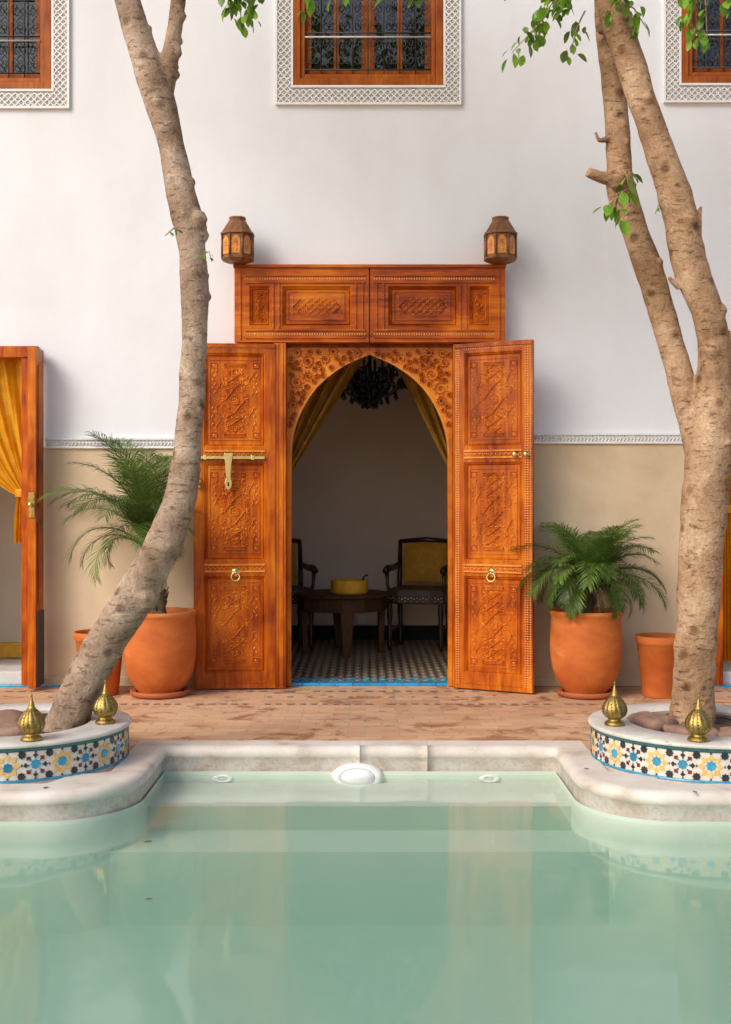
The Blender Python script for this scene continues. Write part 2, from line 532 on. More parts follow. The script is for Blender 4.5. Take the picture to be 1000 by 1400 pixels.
def bark_mat(name, a, b_, c):
    m, nt, b = nodes_of(name)
    tc = N(nt, 'ShaderNodeTexCoord')
    big = N(nt, 'ShaderNodeTexNoise', Scale=3.5, Detail=6.0, Roughness=0.65, Distortion=0.4)
    nt.links.new(tc.outputs['Object'], big.inputs['Vector'])
    rp = ramp(nt, [(0.34, a), (0.50, b_), (0.66, c)])
    nt.links.new(big.outputs['Fac'], rp.inputs[0])
    mp = N(nt, 'ShaderNodeMapping')
    mp.inputs['Scale'].default_value = (17, 17, 46)
    nt.links.new(tc.outputs['Object'], mp.inputs[0])
    sp = N(nt, 'ShaderNodeTexNoise', Scale=1.0, Detail=4.0, Roughness=0.6, Distortion=0.3)
    nt.links.new(mp.outputs[0], sp.inputs['Vector'])
    th = ramp(nt, [(0.56, (0, 0, 0)), (0.74, (1, 1, 1))])
    nt.links.new(sp.outputs['Fac'], th.inputs[0])
    vk = N(nt, 'ShaderNodeTexVoronoi', Scale=7.0)
    nt.links.new(tc.outputs['Object'], vk.inputs['Vector'])
    rk = ramp(nt, [(0.10, (0.30, 0.22, 0.17)), (0.24, (1, 1, 1))])
    nt.links.new(vk.outputs['Distance'], rk.inputs[0])
    vo = N(nt, 'ShaderNodeTexNoise', Scale=70.0, Detail=4.0, Roughness=0.7)
    nt.links.new(tc.outputs['Object'], vo.inputs['Vector'])
    mx = N(nt, 'ShaderNodeMix', data_type='RGBA', blend_type='MULTIPLY')
    nt.links.new(th.outputs[0], mx.inputs['Factor'])
    nt.links.new(rp.outputs[0], mx.inputs[6])
    mx.inputs[7].default_value = (0.40, 0.34, 0.29, 1)
    rp3 = ramp(nt, [(0.3, (0.72, 0.70, 0.68)), (0.7, (1.15, 1.13, 1.1))])
    nt.links.new(vo.outputs['Fac'], rp3.inputs[0])
    m2 = N(nt, 'ShaderNodeMix', data_type='RGBA', blend_type='MULTIPLY')
    m2.inputs[0].default_value = 1.0
    nt.links.new(mx.outputs[2], m2.inputs[6])
    nt.links.new(rp3.outputs[0], m2.inputs[7])
    m3 = N(nt, 'ShaderNodeMix', data_type='RGBA', blend_type='MULTIPLY')
    m3.inputs[0].default_value = 0.75
    nt.links.new(m2.outputs[2], m3.inputs[6])
    nt.links.new(rk.outputs[0], m3.inputs[7])
    nt.links.new(m3.outputs[2], b.inputs['Base Color'])
    b.inputs['Roughness'].default_value = 0.85
    b.inputs['Specular IOR Level'].default_value = 0.2
    ad = N(nt, 'ShaderNodeMath', operation='SUBTRACT')
    nt.links.new(vo.outputs['Fac'], ad.inputs[0])
    nt.links.new(th.outputs[0], ad.inputs[1])
    bp = N(nt, 'ShaderNodeBump', Strength=0.9, Distance=0.008)
    nt.links.new(ad.outputs[0], bp.inputs['Height'])
    nt.links.new(bp.outputs[0], b.inputs['Normal'])
    return m


M['bark_grey'] = bark_mat('bark_grey', (0.20, 0.130, 0.085), (0.36, 0.255, 0.18), (0.56, 0.43, 0.33))
M['bark_warm'] = bark_mat('bark_warm', (0.26, 0.150, 0.080), (0.43, 0.27, 0.16), (0.60, 0.42, 0.28))


def terrace_mat():
    """worn bejmat: narrow fired-clay bricks, rubbed pale, with darker red-brown patches"""
    m, nt, b = nodes_of('terrace_bejmat')
    tc = N(nt, 'ShaderNodeTexCoord')
    br = N(nt, 'ShaderNodeTexBrick', Scale=1.0)
    br.inputs['Brick Width'].default_value = 0.20
    br.inputs['Row Height'].default_value = 0.10
    br.inputs['Mortar Size'].default_value = 0.006
    br.inputs['Mortar Smooth'].default_value = 0.3
    br.inputs['Color1'].default_value = (0.64, 0.38, 0.21, 1)
    br.inputs['Color2'].default_value = (0.50, 0.25, 0.12, 1)
    br.inputs['Mortar'].default_value = (0.46, 0.32, 0.22, 1)
    br.inputs['Bias'].default_value = -0.2
    nt.links.new(tc.outputs['Object'], br.inputs['Vector'])
    big = N(nt, 'ShaderNodeTexNoise', Scale=1.3, Detail=7.0, Roughness=0.65, Distortion=0.5)
    nt.links.new(tc.outputs['Object'], big.inputs['Vector'])
    r1 = ramp(nt, [(0.45, (0, 0, 0)), (0.75, (0.7, 0.7, 0.7))])
    nt.links.new(big.outputs['Fac'], r1.inputs[0])
    mx = N(nt, 'ShaderNodeMix', data_type='RGBA')
    nt.links.new(r1.outputs[0], mx.inputs['Factor'])
    nt.links.new(br.outputs['Color'], mx.inputs[6])
    mx.inputs[7].default_value = (0.66, 0.46, 0.30, 1)
    mp = N(nt, 'ShaderNodeMapping')
    mp.inputs['Scale'].default_value = (3.2, 4.0, 1)
    nt.links.new(tc.outputs['Object'], mp.inputs[0])
    dk = N(nt, 'ShaderNodeTexNoise', Scale=1.0, Detail=9.0, Roughness=0.72, Distortion=0.8)
    nt.links.new(mp.outputs[0], dk.inputs['Vector'])
    r2 = ramp(nt, [(0.53, (0, 0, 0)), (0.62, (1, 1, 1))])
    nt.links.new(dk.outputs['Fac'], r2.inputs[0])
    m2 = N(nt, 'ShaderNodeMix', data_type='RGBA', blend_type='MULTIPLY')
    nt.links.new(r2.outputs[0], m2.inputs['Factor'])
    nt.links.new(mx.outputs[2], m2.inputs[6])
    m2.inputs[7].default_value = (0.56, 0.42, 0.34, 1)
    nt.links.new(m2.outputs[2], b.inputs['Base Color'])
    b.inputs['Roughness'].default_value = 0.62
    bp = N(nt, 'ShaderNodeBump', Strength=0.5, Distance=0.004)
    ad = N(nt, 'ShaderNodeMath', operation='SUBTRACT')
    nt.links.new(dk.outputs['Fac'], ad.inputs[0])
    nt.links.new(br.outputs['Fac'], ad.inputs[1])
    nt.links.new(ad.outputs[0], bp.inputs['Height'])
    nt.links.new(bp.outputs[0], b.inputs['Normal'])
    return m


M['terrace'] = terrace_mat()


def coping_mat():
    m, nt, b = nodes_of('coping_plaster')
    tc = N(nt, 'ShaderNodeTexCoord')
    a = N(nt, 'ShaderNodeTexNoise', Scale=5.0, Detail=8.0, Roughness=0.68, Distortion=0.5)
    nt.links.new(tc.outputs['Object'], a.inputs['Vector'])
    rp = ramp(nt, [(0.30, (0.45, 0.34, 0.26)), (0.48, (0.60, 0.52, 0.45)), (0.66, (0.70, 0.65, 0.60))])
    nt.links.new(a.outputs['Fac'], rp.inputs[0])
    f = N(nt, 'ShaderNodeTexNoise', Scale=45.0, Detail=4.0, Roughness=0.7)
    nt.links.new(tc.outputs['Object'], f.inputs['Vector'])
    r2 = ramp(nt, [(0.30, (0.80, 0.76, 0.72)), (0.5, (1, 1, 1))])
    nt.links.new(f.outputs['Fac'], r2.inputs[0])
    mx = N(nt, 'ShaderNodeMix', data_type='RGBA', blend_type='MULTIPLY')
    mx.inputs[0].default_value = 1.0
    nt.links.new(rp.outputs[0], mx.inputs[6])
    nt.links.new(r2.outputs[0], mx.inputs[7])
    nt.links.new(mx.outputs[2], b.inputs['Base Color'])
    b.inputs['Roughness'].default_value = 0.6
    bp = N(nt, 'ShaderNodeBump', Strength=0.25, Distance=0.004)
    nt.links.new(f.outputs['Fac'], bp.inputs['Height'])
    nt.links.new(bp.outputs[0], b.inputs['Normal'])
    return m


M['coping'] = coping_mat()
M['coping_top'] = mk('coping_clean', [(0.30, (0.46, 0.37, 0.29)), (0.44, (0.62, 0.54, 0.46)), (0.66, (0.70, 0.64, 0.57))], (5, 5, 5), detail=8, rough=0.55, bump=0.15, bscale=45)
M['riser_low'] = mk('green_riser_low', [(0.3, (0.38, 0.47, 0.37)), (0.7, (0.46, 0.55, 0.44))], (2, 2, 2), rough=0.7)  # lower step front: a lighter version of the painted riser shade
M['riser'] = mk('green_riser', [(0.3, (0.29, 0.39, 0.29)), (0.7, (0.37, 0.47, 0.36))], (2, 2, 2), rough=0.7)  # upper step front: its shade is put into the colour, darker than the basin
M['rim'] = mk('pale_marble', [(0.3, (0.50, 0.45, 0.38)), (0.55, (0.64, 0.60, 0.54)), (0.75, (0.72, 0.69, 0.64))], (6, 6, 6), rough=0.4, bump=0.08, bscale=50, dist=0.8)
M['basin'] = mk('basin_plaster', [(0.3, (0.50, 0.58, 0.47)), (0.7, (0.60, 0.67, 0.55))], (1.5, 1.5, 1.5), rough=0.7, bump=0.1, bscale=20)


def room_tile_mat():
    m, nt, b = nodes_of('patterned_cement_tile')
    tc = N(nt, 'ShaderNodeTexCoord')
    mp = N(nt, 'ShaderNodeMapping')
    mp.inputs['Rotation'].default_value = (0, 0, R(45))
    nt.links.new(tc.outputs['Object'], mp.inputs[0])
    c1 = N(nt, 'ShaderNodeTexChecker', Scale=22.0)
    c1.inputs['Color1'].default_value = (0.60, 0.46, 0.32, 1)
    c1.inputs['Color2'].default_value = (0.075, 0.055, 0.042, 1)
    nt.links.new(mp.outputs[0], c1.inputs['Vector'])
    c2 = N(nt, 'ShaderNodeTexChecker', Scale=12.5)
    c2.inputs['Color1'].default_value = (1, 1, 1, 1)
    c2.inputs['Color2'].default_value = (0.42, 0.42, 0.44, 1)
    nt.links.new(tc.outputs['Object'], c2.inputs['Vector'])
    mx = N(nt, 'ShaderNodeMix', data_type='RGBA', blend_type='MULTIPLY')
    mx.inputs[0].default_value = 1.0
    nt.links.new(c1.outputs[0], mx.inputs[6])
    nt.links.new(c2.outputs[0], mx.inputs[7])
    nt.links.new(mx.outputs[2], b.inputs['Base Color'])
    b.inputs['Roughness'].default_value = 0.28
    return m


M['room_tile'] = room_tile_mat()


def facing(nt, base=0.03):
    """Schlick reflectance, the same from both sides"""
    lw = N(nt, 'ShaderNodeLayerWeight')
    lw.inputs['Blend'].default_value = 0.5
    p = N(nt, 'ShaderNodeMath', operation='POWER')
    nt.links.new(lw.outputs['Facing'], p.inputs[0])
    p.inputs[1].default_value = 5.0
    ma = N(nt, 'ShaderNodeMath', operation='MULTIPLY_ADD')
    nt.links.new(p.outputs[0], ma.inputs[0])
    ma.inputs[1].default_value = 1 - base
    ma.inputs[2].default_value = base
    return lw, ma


def water_mat():
    m = bpy.data.materials.new('pool_water')
    m.use_nodes = True
    nt = m.node_tree
    nt.nodes.remove(nt.nodes['Principled BSDF'])
    out = nt.nodes['Material Output']
    lw, fr = facing(nt, 0.03)
    tr = N(nt, 'ShaderNodeBsdfTransparent')
    gl = N(nt, 'ShaderNodeBsdfGlossy')
    gl.inputs['Roughness'].default_value = 0.055
    tc = N(nt, 'ShaderNodeTexCoord')
    nz = N(nt, 'ShaderNodeTexNoise', Scale=2.2, Detail=2.0, Roughness=0.4)
    nt.links.new(tc.outputs['Object'], nz.inputs['Vector'])
    bp = N(nt, 'ShaderNodeBump', Strength=0.10, Distance=0.05)
    nt.links.new(nz.outputs['Fac'], bp.inputs['Height'])
    nt.links.new(bp.outputs[0], gl.inputs['Normal'])
    mx = N(nt, 'ShaderNodeMixShader')
    nt.links.new(fr.outputs[0], mx.inputs[0])
    nt.links.new(tr.outputs[0], mx.inputs[1])
    nt.links.new(gl.outputs[0], mx.inputs[2])
    nt.links.new(mx.outputs[0], out.inputs['Surface'])
    va = N(nt, 'ShaderNodeVolumeAbsorption')
    va.inputs['Color'].default_value = (0.46, 0.74, 0.60, 1)
    va.inputs['Density'].default_value = 1.05
    vs_ = N(nt, 'ShaderNodeVolumeScatter')
    vs_.inputs['Color'].default_value = (0.82, 0.95, 0.88, 1)
    vs_.inputs['Density'].default_value = 0.66
    ads = N(nt, 'ShaderNodeAddShader')
    nt.links.new(va.outputs[0], ads.inputs[0])
    nt.links.new(vs_.outputs[0], ads.inputs[1])
    nt.links.new(ads.outputs[0], out.inputs['Volume'])
    return m


def glass_mat():
    m = bpy.data.materials.new('window_glass')
    m.use_nodes = True
    nt = m.node_tree
    nt.nodes.remove(nt.nodes['Principled BSDF'])
    lw, fr = facing(nt, 0.06)
    tr = N(nt, 'ShaderNodeBsdfTransparent')
    tr.inputs['Color'].default_value = (0.8, 0.83, 0.82, 1)
    gl = N(nt, 'ShaderNodeBsdfGlossy')
    gl.inputs['Roughness'].default_value = 0.03
    mx = N(nt, 'ShaderNodeMixShader')
    nt.links.new(fr.outputs[0], mx.inputs[0])
    nt.links.new(tr.outputs[0], mx.inputs[1])
    nt.links.new(gl.outputs[0], mx.inputs[2])
    nt.links.new(mx.outputs[0], nt.nodes['Material Output'].inputs['Surface'])
    return m


M['water'] = water_mat()
M['glass'] = glass_mat()

# ------------------------------------------------------------------ ground, pool
CL, CR, CY = -1.81, 1.75, 5.99          # planter centres
RP = 0.755                              # radius of the round pool corners
FAR = 6.23                              # far edge of the pool
PW, NEAR = 3.4, 1.0
LX, RX, FRONT, RC = -1.075, 1.015, 5.245, 0.43      # sides and fronts of the two lobes


def outline():
    """pool edge, far side and both lobes, walked with the pool on the right"""
    pts = [(-PW, NEAR), (-PW, FRONT)]
    cx_ = LX - RC
    for k in range(9):
        pts.append((-PW + (cx_ + PW) * (k + .5) / 9, FRONT))
    for k in range(25):
        a_ = -PI / 2 + PI / 2 * k / 24
        pts.append((cx_ + RC * math.cos(a_), FRONT + RC + RC * math.sin(a_)))
    for k in range(1, 5):
        pts.append((LX, FRONT + RC + (FAR - FRONT - RC) * k / 5))
    for k in range(41):
        pts.append((LX + (RX - LX) * k / 40, FAR))
    for k in range(4, 0, -1):
        pts.append((RX, FRONT + RC + (FAR - FRONT - RC) * k / 5))
    cx_ = RX + RC
    for k in range(25):
        a_ = PI + PI / 2 * k / 24
        pts.append((cx_ + RC * math.cos(a_), FRONT + RC + RC * math.sin(a_)))
    for k in range(9):
        pts.append((cx_ + (PW - cx_) * (k + .5) / 9, FRONT))
    pts += [(PW, FRONT), (PW, NEAR)]
    return pts


OUT = outline()


def normals(P):
    """outward mitred normals of the closed loop"""
    res = []
    n_ = len(P)
    for i in range(n_):
        a_, p, b_ = Vector(P[i - 1]), Vector(P[i]), Vector(P[(i + 1) % n_])
        d1, d2 = (p - a_).normalized(), (b_ - p).normalized()
        n1, n2 = Vector((-d1.y, d1.x)), Vector((-d2.y, d2.x))
        m_ = (n1 + n2)
        m_ = m_ / max(0.3, m_.length_squared / 2)
        res.append(m_)
    return res


NRM = normals(OUT)


def loop(off):
    return [(p[0] + n_.x * off, p[1] + n_.y * off) for p, n_ in zip(OUT, NRM)]


def flat(name, outer, holes, z, mat):
    loops = [[Vector((x, y, 0)) for x, y in outer]] + [[Vector((x, y, 0)) for x, y in h] for h in holes]
    tris = geometry.tessellate_polygon(loops)
    vs = [(v.x, v.y, z) for l in loops for v in l]
    mb = MB()
    fs = []
    for t in tris:
        a, b, c = (Vector(vs[i]) for i in t)
        if (b - a).cross(c - a).z < 0:
            t = tuple(reversed(t))
        fs.append(tuple(t))
    mb.add(vs, fs)
    return structure(mb.build(name, mat))


flat('terrace', [(-30, -30), (30, -30), (30, WALL + 0.05), (-30, WALL + 0.05)], [loop(0.05)], 0.0, M['terrace'])

# rows of little grey-blue squares let into the clay
mb = MB()
for Yr, st, sz in ((8.27, 0.095, 0.026), (7.74, 0.075, 0.022), (8.02, 0.15, 0.016)):
    x = -3.2
    while x < 3.2:
        a = sz * (0.8 + 0.5 * rnd.random())
        yy = Yr + rnd.uniform(-.006, .006)
        if rnd.random() < 0.86:
            mb.add([(x - a, yy - sz, 0), (x + a, yy - sz, 0), (x + a, yy + sz, 0), (x - a, yy + sz, 0)], [(0, 1, 2, 3)])
        x += st * (0.92 + 0.16 * rnd.random())
o = structure(mb.build('terrace_inlay', M['grey_blue'], None, (0, 0, 0.004)))

# basin: walls, floor, three steps under the far edge
basin_loop = loop(0.008)
mb = MB()
n = len(basin_loop)
vs = [(x, y, -0.10) for x, y in basin_loop] + [(x, y, -0.62) for x, y in basin_loop]
mb.add(vs, [(k, (k + 1) % n, n + (k + 1) % n, n + k) for k in range(n)])
basin = structure(mb.build('pool_basin', M['basin']))
fl = flat('pool_floor', loop(0.02), [], -0.62, M['basin'])
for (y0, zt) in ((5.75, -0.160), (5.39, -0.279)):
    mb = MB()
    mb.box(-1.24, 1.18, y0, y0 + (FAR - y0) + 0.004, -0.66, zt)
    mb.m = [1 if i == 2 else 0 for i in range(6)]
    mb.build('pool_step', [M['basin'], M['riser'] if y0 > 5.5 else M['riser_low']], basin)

# coping stones
def coping(idx, w, top, ga=0.0, gb=0.0):
    """rounded kerb swept along OUT[idx]; ga, gb shorten its two ends for the joints"""
    mb = MB()
    prof = [(0.022, -0.128), (0.020, top - 0.075), (0.006, top - 0.058), (0.0, top - 0.040), (0.004, top - 0.022), (0.014, top - 0.009),
            (0.030, top - 0.002), (0.050, top), (w, top), (w, -0.03)]
    k = len(prof)
    P = [Vector(OUT[i]) for i in idx]
    Q = [NRM[i] for i in idx]
    if ga:
        P[0] = P[0] + (P[1] - P[0]).normalized() * ga
    if gb:
        P[-1] = P[-1] + (P[-2] - P[-1]).normalized() * gb
    for p, nrm, i_ in zip(P, Q, idx):
        ox, oy = OUT[i_]
        wv = w
        for cx_, sg in ((LX - RC, 1), (RX + RC, -1)):
            dx_, dy_ = (ox - cx_) * sg, oy - (FRONT + RC)
            if dx_ >= 0 and dy_ <= 0 and abs(math.hypot(dx_, dy_) - RC) < 1e-3:
                wv = w + 0.15 * math.sin(2 * math.atan2(-dy_, dx_))
        for (o_, z) in prof:
            o_ = wv if o_ == w else o_
            wob = 0.0035 * noise.noise(Vector((p[0] * 3, p[1] * 3, z * 9))) + 0.0015 * noise.noise(Vector((p[0] * 14, p[1] * 14, z * 30)))
            mb.v.append((p[0] + nrm[0] * (o_ + wob), p[1] + nrm[1] * (o_ + wob), z + wob * 0.6))
    for i in range(len(P) - 1):
        for j in range(k - 1):
            mb.f.append((i * k + j, i * k + j + 1, (i + 1) * k + j + 1, (i + 1) * k + j))
            mb.m.append(0 if j < 2 else 1)
            mb.s.append(j < 7)
    for c_ in (tuple(range(k)), tuple(reversed([(len(P) - 1) * k + j for j in range(k)]))):
        mb.f.append(c_)
        mb.m.append(0)
        mb.s.append(False)
    return mb.build('coping_stone', [M['coping'], M['coping_top']], basin)


TOP = 0.032
iF = next(i for i, p in enumerate(OUT) if abs(p[1] - FAR) < 1e-6)          # far left corner
j1 = iF + round((-0.02 - LX) / (RX - LX) * 40)
j2 = iF + round((0.34 - LX) / (RX - LX) * 40)
nO = len(OUT)
coping(list(range(1, j1 + 1)), 0.175, TOP, 0.0, 0.0008)
coping(list(range(j1, j2 + 1)), 0.175, TOP, 0.0008, 0.0008)
coping(list(range(j2, nO - 1)), 0.175, TOP, 0.0008, 0.0)
coping([nO - 2, nO - 1], 0.175, TOP - .002)
coping([nO - 1, 0], 0.175, TOP - .004)
coping([0, 1], 0.175, TOP - .002)

# water: one closed body
WZ = -0.12
wl = loop(0.03)
mb = MB()
n = len(wl)
tris = geometry.tessellate_polygon([[Vector((x, y, 0)) for x, y in wl]])
vs = [(x, y, WZ) for x, y in wl] + [(x, y, -0.8) for x, y in wl]
fs = []
for t in tris:
    a, b, c = (Vector(vs[i]) for i in t)
    if (b - a).cross(c - a).z < 0:
        t = tuple(reversed(t))
    fs.append(tuple(t))
    fs.append(tuple(i + n for i in reversed(t)))
area = sum(wl[i][0] * wl[(i + 1) % n][1] - wl[(i + 1) % n][0] * wl[i][1] for i in range(n))
for k in range(n):
    q = (k, n + k, n + (k + 1) % n, (k + 1) % n)
    fs.append(q if area > 0 else tuple(reversed(q)))
mb.add(vs, fs)
structure(mb.build('water', M['water']))

# pool fittings on the far wall
pl_ = thing('pool_light', 'round white domed lamp on the pool wall, half above the water', 'pool light', (-0.043, FAR + 0.016, -0.128))
mb = MB()
mb.M = Matrix.Diagonal((1, 1, 0.52, 1)) @ Matrix.Rotation(R(90), 4, 'X')
mb.lathe([(0.135, -0.01), (0.142, 0.012), (0.132, 0.035), (0.112, 0.046), (0.095, 0.042)], 40)
mb.build('rim', M['white_plastic'], pl_)
mb = MB()
mb.M = Matrix.Diagonal((1, 1, 0.52, 1)) @ Matrix.Rotation(R(90), 4, 'X')
mb.lathe([(0.098, 0.030), (0.085, 0.052), (0.05, 0.066), (0.0, 0.07)], 40)
mb.build('lens', M['white_plastic'], pl_)
for px in (305, 670):
    f_ = thing('pool_inlet', 'small white water inlet on the pool wall, towards the %s planter' % ('leaning tree' if px < 500 else 'forked tree'), 'inlet',
               ((px - 500) * FAR / FPX, FAR + 0.012, -0.139), 0, 'water inlets on the far pool wall')
    mb = MB()
    mb.M = Matrix.Diagonal((1, 1, 0.36, 1)) @ Matrix.Rotation(R(90), 4, 'X')
    mb.lathe([(0.058, -0.01), (0.056, 0.012), (0.046, 0.02), (0.026, 0.014), (0.02, 0.006)], 28)
    mb.build('flange', M['white_plastic'], f_)
    mb = MB()
    mb.M = Matrix.Diagonal((1, 1, 0.36, 1)) @ Matrix.Rotation(R(90), 4, 'X')
    mb.lathe([(0.022, 0.004), (0.018, 0.013), (0, 0.015)], 20)
    mb.build('nozzle', M['grey_lens'], f_)

# ------------------------------------------------------------------ the building
CX = 0.03
B = thing('riad_building', 'white courtyard facade with beige lower wall, carved cedar portal and upper windows', 'building', (0, WALL, 0))
TOPZ = 6.4
# openings: x0, x1, z0, z1
DOOR = (CX - 0.615, CX + 0.615, -0.01, 2.50)
LDOOR = (-3.45, -2.50, -0.01, 2.42)
RDOOR = (2.60, 3.55, -0.01, 2.45)
WH = 1.45
WINS = [(-2.855, 4.272 - 0.027), (0.02, 4.272), (2.868, 4.272 + 0.016)]       # centre x, bottom of the stucco border
wh = []
for (wx, wz) in WINS:
    wh.append((wx - 0.55, wx + 0.55, wz + 0.14, wz + 0.14 + WH))
mb = MB()
mb.plate(-7, 7, 0, TOPZ, 0, 0.45, [DOOR, LDOOR, RDOOR] + wh)
mb.build('white_wall', M['white'], B)
ZL, ZR = 1.755, 1.790
mb = MB()
mb.box(-2.40, -0.93, -0.006, 0.001, 0.001, ZL)
mb.build('beige_dado', M['dado'], B)
mb = MB()
mb.box(0.99, 2.515, -0.006, 0.001, 0.001, ZR)
mb.build('beige_dado', M['dado'], B)
for (xa, xb) in ((-7, -3.55), (3.65, 7)):
    mb = MB()
    mb.box(xa, xb, -0.006, 0.001, 0.001, ZL)
    mb.build('beige_dado', M['dado'], B)


def carved_strip(xa, xb, z0, z1):
    """white moulding with a cut chevron frieze between two fillets"""
    mb = MB()
    mb.box(xa, xb, -0.016, 0.0, z0, z1, 1)
    mb.box(xa, xb, -0.028, -0.001, z0 - 0.008, z0 + 0.008, 0)
    mb.box(xa, xb, -0.028, -0.001, z1 - 0.010, z1 + 0.004, 0)
    x = xa + 0.01
    zm = (z0 + z1) / 2
    hh = (z1 - z0) / 2 - 0.008
    i = 0
    while x < xb - 0.02:
        mb.ridge([(x, zm - hh), (x + 0.012, zm), (x, zm + hh)], -0.016, 0.008, 0.009)
        mb.petal(x + 0.011, zm, -0.016, 0.016, 0.012, 0, 0.008)
        x += 0.026
        i += 1
    return mb.build('carved_molding', [M['stucco'], M['stucco_pale']], B)


carved_strip(-2.345, -0.955, ZL, ZL + 0.065)
carved_strip(1.02, 2.52, ZR, ZR + 0.065)
# thin plaster skirting
for (xa, xb) in ((-2.36, -0.96), (1.03, 2.51)):
    mb = MB()
    mb.box(xa, xb, -0.022, -0.006, 0.001, 0.07)
    mb.build('skirting', M['dado'], B, bevel=0.006)
# roof, inner floor, back and side walls
mb = MB()
mb.box(-7, 7, 0.45, 3.3, TOPZ, TOPZ + 0.2)
mb.box(-7.2, 7.2, -0.12, 0.451, TOPZ + 0.002, TOPZ + 0.30)
mb.build('roof', M['white'], B)
mb = MB()
mb.box(-7, 7, 2.85, 3.1, 0, TOPZ)
mb.box(-7, -6.8, 0.451, 2.85, 0, TOPZ)
mb.box(6.8, 7, 0.451, 2.85, 0, TOPZ)
mb.box(-6.8, 6.8, 0.451, 2.85, 3.35, 3.55)
mb.build('shell_wall', M['grey_wall'], B)

# --- ornament on a tall panel
def ornament(mb, cx, cz, w, h, y, seed, m=0):
    q = random.Random(seed)
    def both(fn):
        for sx in (1, -1):
            for sz in (1, -1):
                fn(sx, sz)
    u = min(w, h * 0.62)
    a = u * q.uniform(0.17, 0.21)
    b = a * q.uniform(1.05, 1.35)
    # centre: diamond, ring, rosette
    mb.ridge([(cx + a, cz), (cx, cz + b), (cx - a, cz), (cx, cz - b)], y, 0.009, 0.008, True, m)
    mb.ring(cx, cz, y, a * 0.45, 0.006, 0.006, 10, m)
    for k in range(8):
        an = k * PI / 4
        mb.petal(cx + a * .08 * math.cos(an), cz + a * .08 * math.sin(an), y, a * .34, a * .16, an, 0.006, m)
    both(lambda sx, sz: mb.petal(cx + sx * a * 1.02, cz, y, a * 0.5, a * .2, (0 if sx > 0 else PI) + sz * sx * 0.5, 0.008, m))
    # stacked lozenges and interlace up and down the middle
    z = b
    k = 0
    top = h * 0.37
    while z < top - a * 0.5:
        s = a * (0.75 - 0.10 * (k % 2))
        def lo(sx, sz, z=z, s=s, k=k):
            if sx > 0:
                mb.ridge([(cx, cz + sz * z), (cx + s, cz + sz * (z + s * .7)), (cx, cz + sz * (z + s * 1.4)),
                          (cx - s, cz + sz * (z + s * .7))], y, 0.007, 0.007, True, m)
            mb.petal(cx + sx * s * .1, cz + sz * (z + s * .7), y, s * .62, s * .34, (0 if sx > 0 else PI), 0.007, m)
            mb.petal(cx + sx * s * .95, cz + sz * (z + s * .2), y, s * .8, s * .3, (PI / 2 * sz) - sx * sz * .35, 0.008, m)
            mb.petal(cx + sx * s * .95, cz + sz * (z + s * .9), y, s * .7, s * .3, (0 if sx > 0 else PI) + sx * sz * .9, 0.007, m)
            if k % 2 == 0:
                mb.dome(cx + sx * s * 1.5, cz + sz * (z + s * .65), y, s * .14, m=m)
        both(lo)
        z += s * 1.4
        k += 1
    # small foliage filling the middle column
    for k in range(150):
        x, z = q.uniform(0.0, 0.27) * w, q.uniform(0.02, 0.375) * h
        if abs(x) / a + abs(z) / b < 1.15:
            continue
        L_ = q.uniform(0.010, 0.020)
        an = q.uniform(0, 2 * PI)
        if x > 0.17 * w and (int(z / (0.06 * h)) % 2):
            continue
        for sx in (1, -1):
            for sz in (1, -1):
                mb.petal(cx + sx * x, cz + sz * z, y, L_, L_ * .5, math.atan2(sz * math.sin(an), sx * math.cos(an)), 0.006, m)
    # cartouche bars
    for sz in (1, -1):
        zz = cz + sz * h * 0.405
        mb.rect(cx - u * .19, cx + u * .19, zz - 0.010, zz + 0.010, y, 0.006, 0.007, m)
        mb.ridge([(cx - u * .15, zz), (cx + u * .15, zz)], y, 0.006, 0.006, False, m)
    # corner squares and side stems
    def cor(sx, sz):
        x, z_ = cx + sx * w * .385, cz + sz * h * .40
        mb.rect(x - w * .055, x + w * .055, z_ - w * .045, z_ + w * .045, y, 0.005, 0.006, m)
        mb.dome(x, z_, y, w * .022, m=m)
        xs = cx + sx * w * .385
        zz = h * .07
        j = 0
        while zz < h * .33:
            mb.petal(xs, cz + sz * zz, y, w * .09, w * .035, sz * PI / 2 + (0.55 if j % 2 else -0.55), 0.006, m)
            zz += w * .075
            j += 1
        # tendril from the diamond to the corner
        pts = []
        for t in range(9):
            t_ = t / 8
            pts.append((cx + sx * (w * .30 + w * .045 * math.sin(t_ * 9 + q.random() * .2)), cz + sz * (h * .05 + t_ * h * .31)))
        mb.ridge(pts, y, 0.005, 0.005, False, m)
    both(cor)
    mb.rect(cx - w * .455, cx + w * .455, cz - h * .46, cz + h * .46, y, 0.005, 0.004, m)


def fielded(mb, x0, x1, z0, z1, yface, depth=0.014, seed=1, orn=True, m=0):
    """moulded recess with a carved field; the face looks towards -Y"""
    mb.slope(x0, x1, z0, z1, yface, 0.010, yface + depth * .55, m)
    mb.slope(x0 + .010, x1 - .010, z0 + .010, z1 - .010, yface + depth * .55, 0.004, yface + depth * .2, m)
    mb.slope(x0 + .014, x1 - .014, z0 + .014, z1 - .014, yface + depth * .2, 0.009, yface + depth, m)
    i = 0.023
    mb.quad(x0 + i, x1 - i, z0 + i, z1 - i, yface + depth, m)
    if orn:
        ornament(mb, (x0 + x1) / 2, (z0 + z1) / 2, x1 - x0 - 2 * i, z1 - z0 - 2 * i, yface + depth, seed, 1)


def stud_line(mb, x, z0, z1, y, step=0.016, r=0.0055, m=0):
    z = z0
    while z < z1:
        mb.dome(x, z, y, r, m=m, n=5)
        z += step


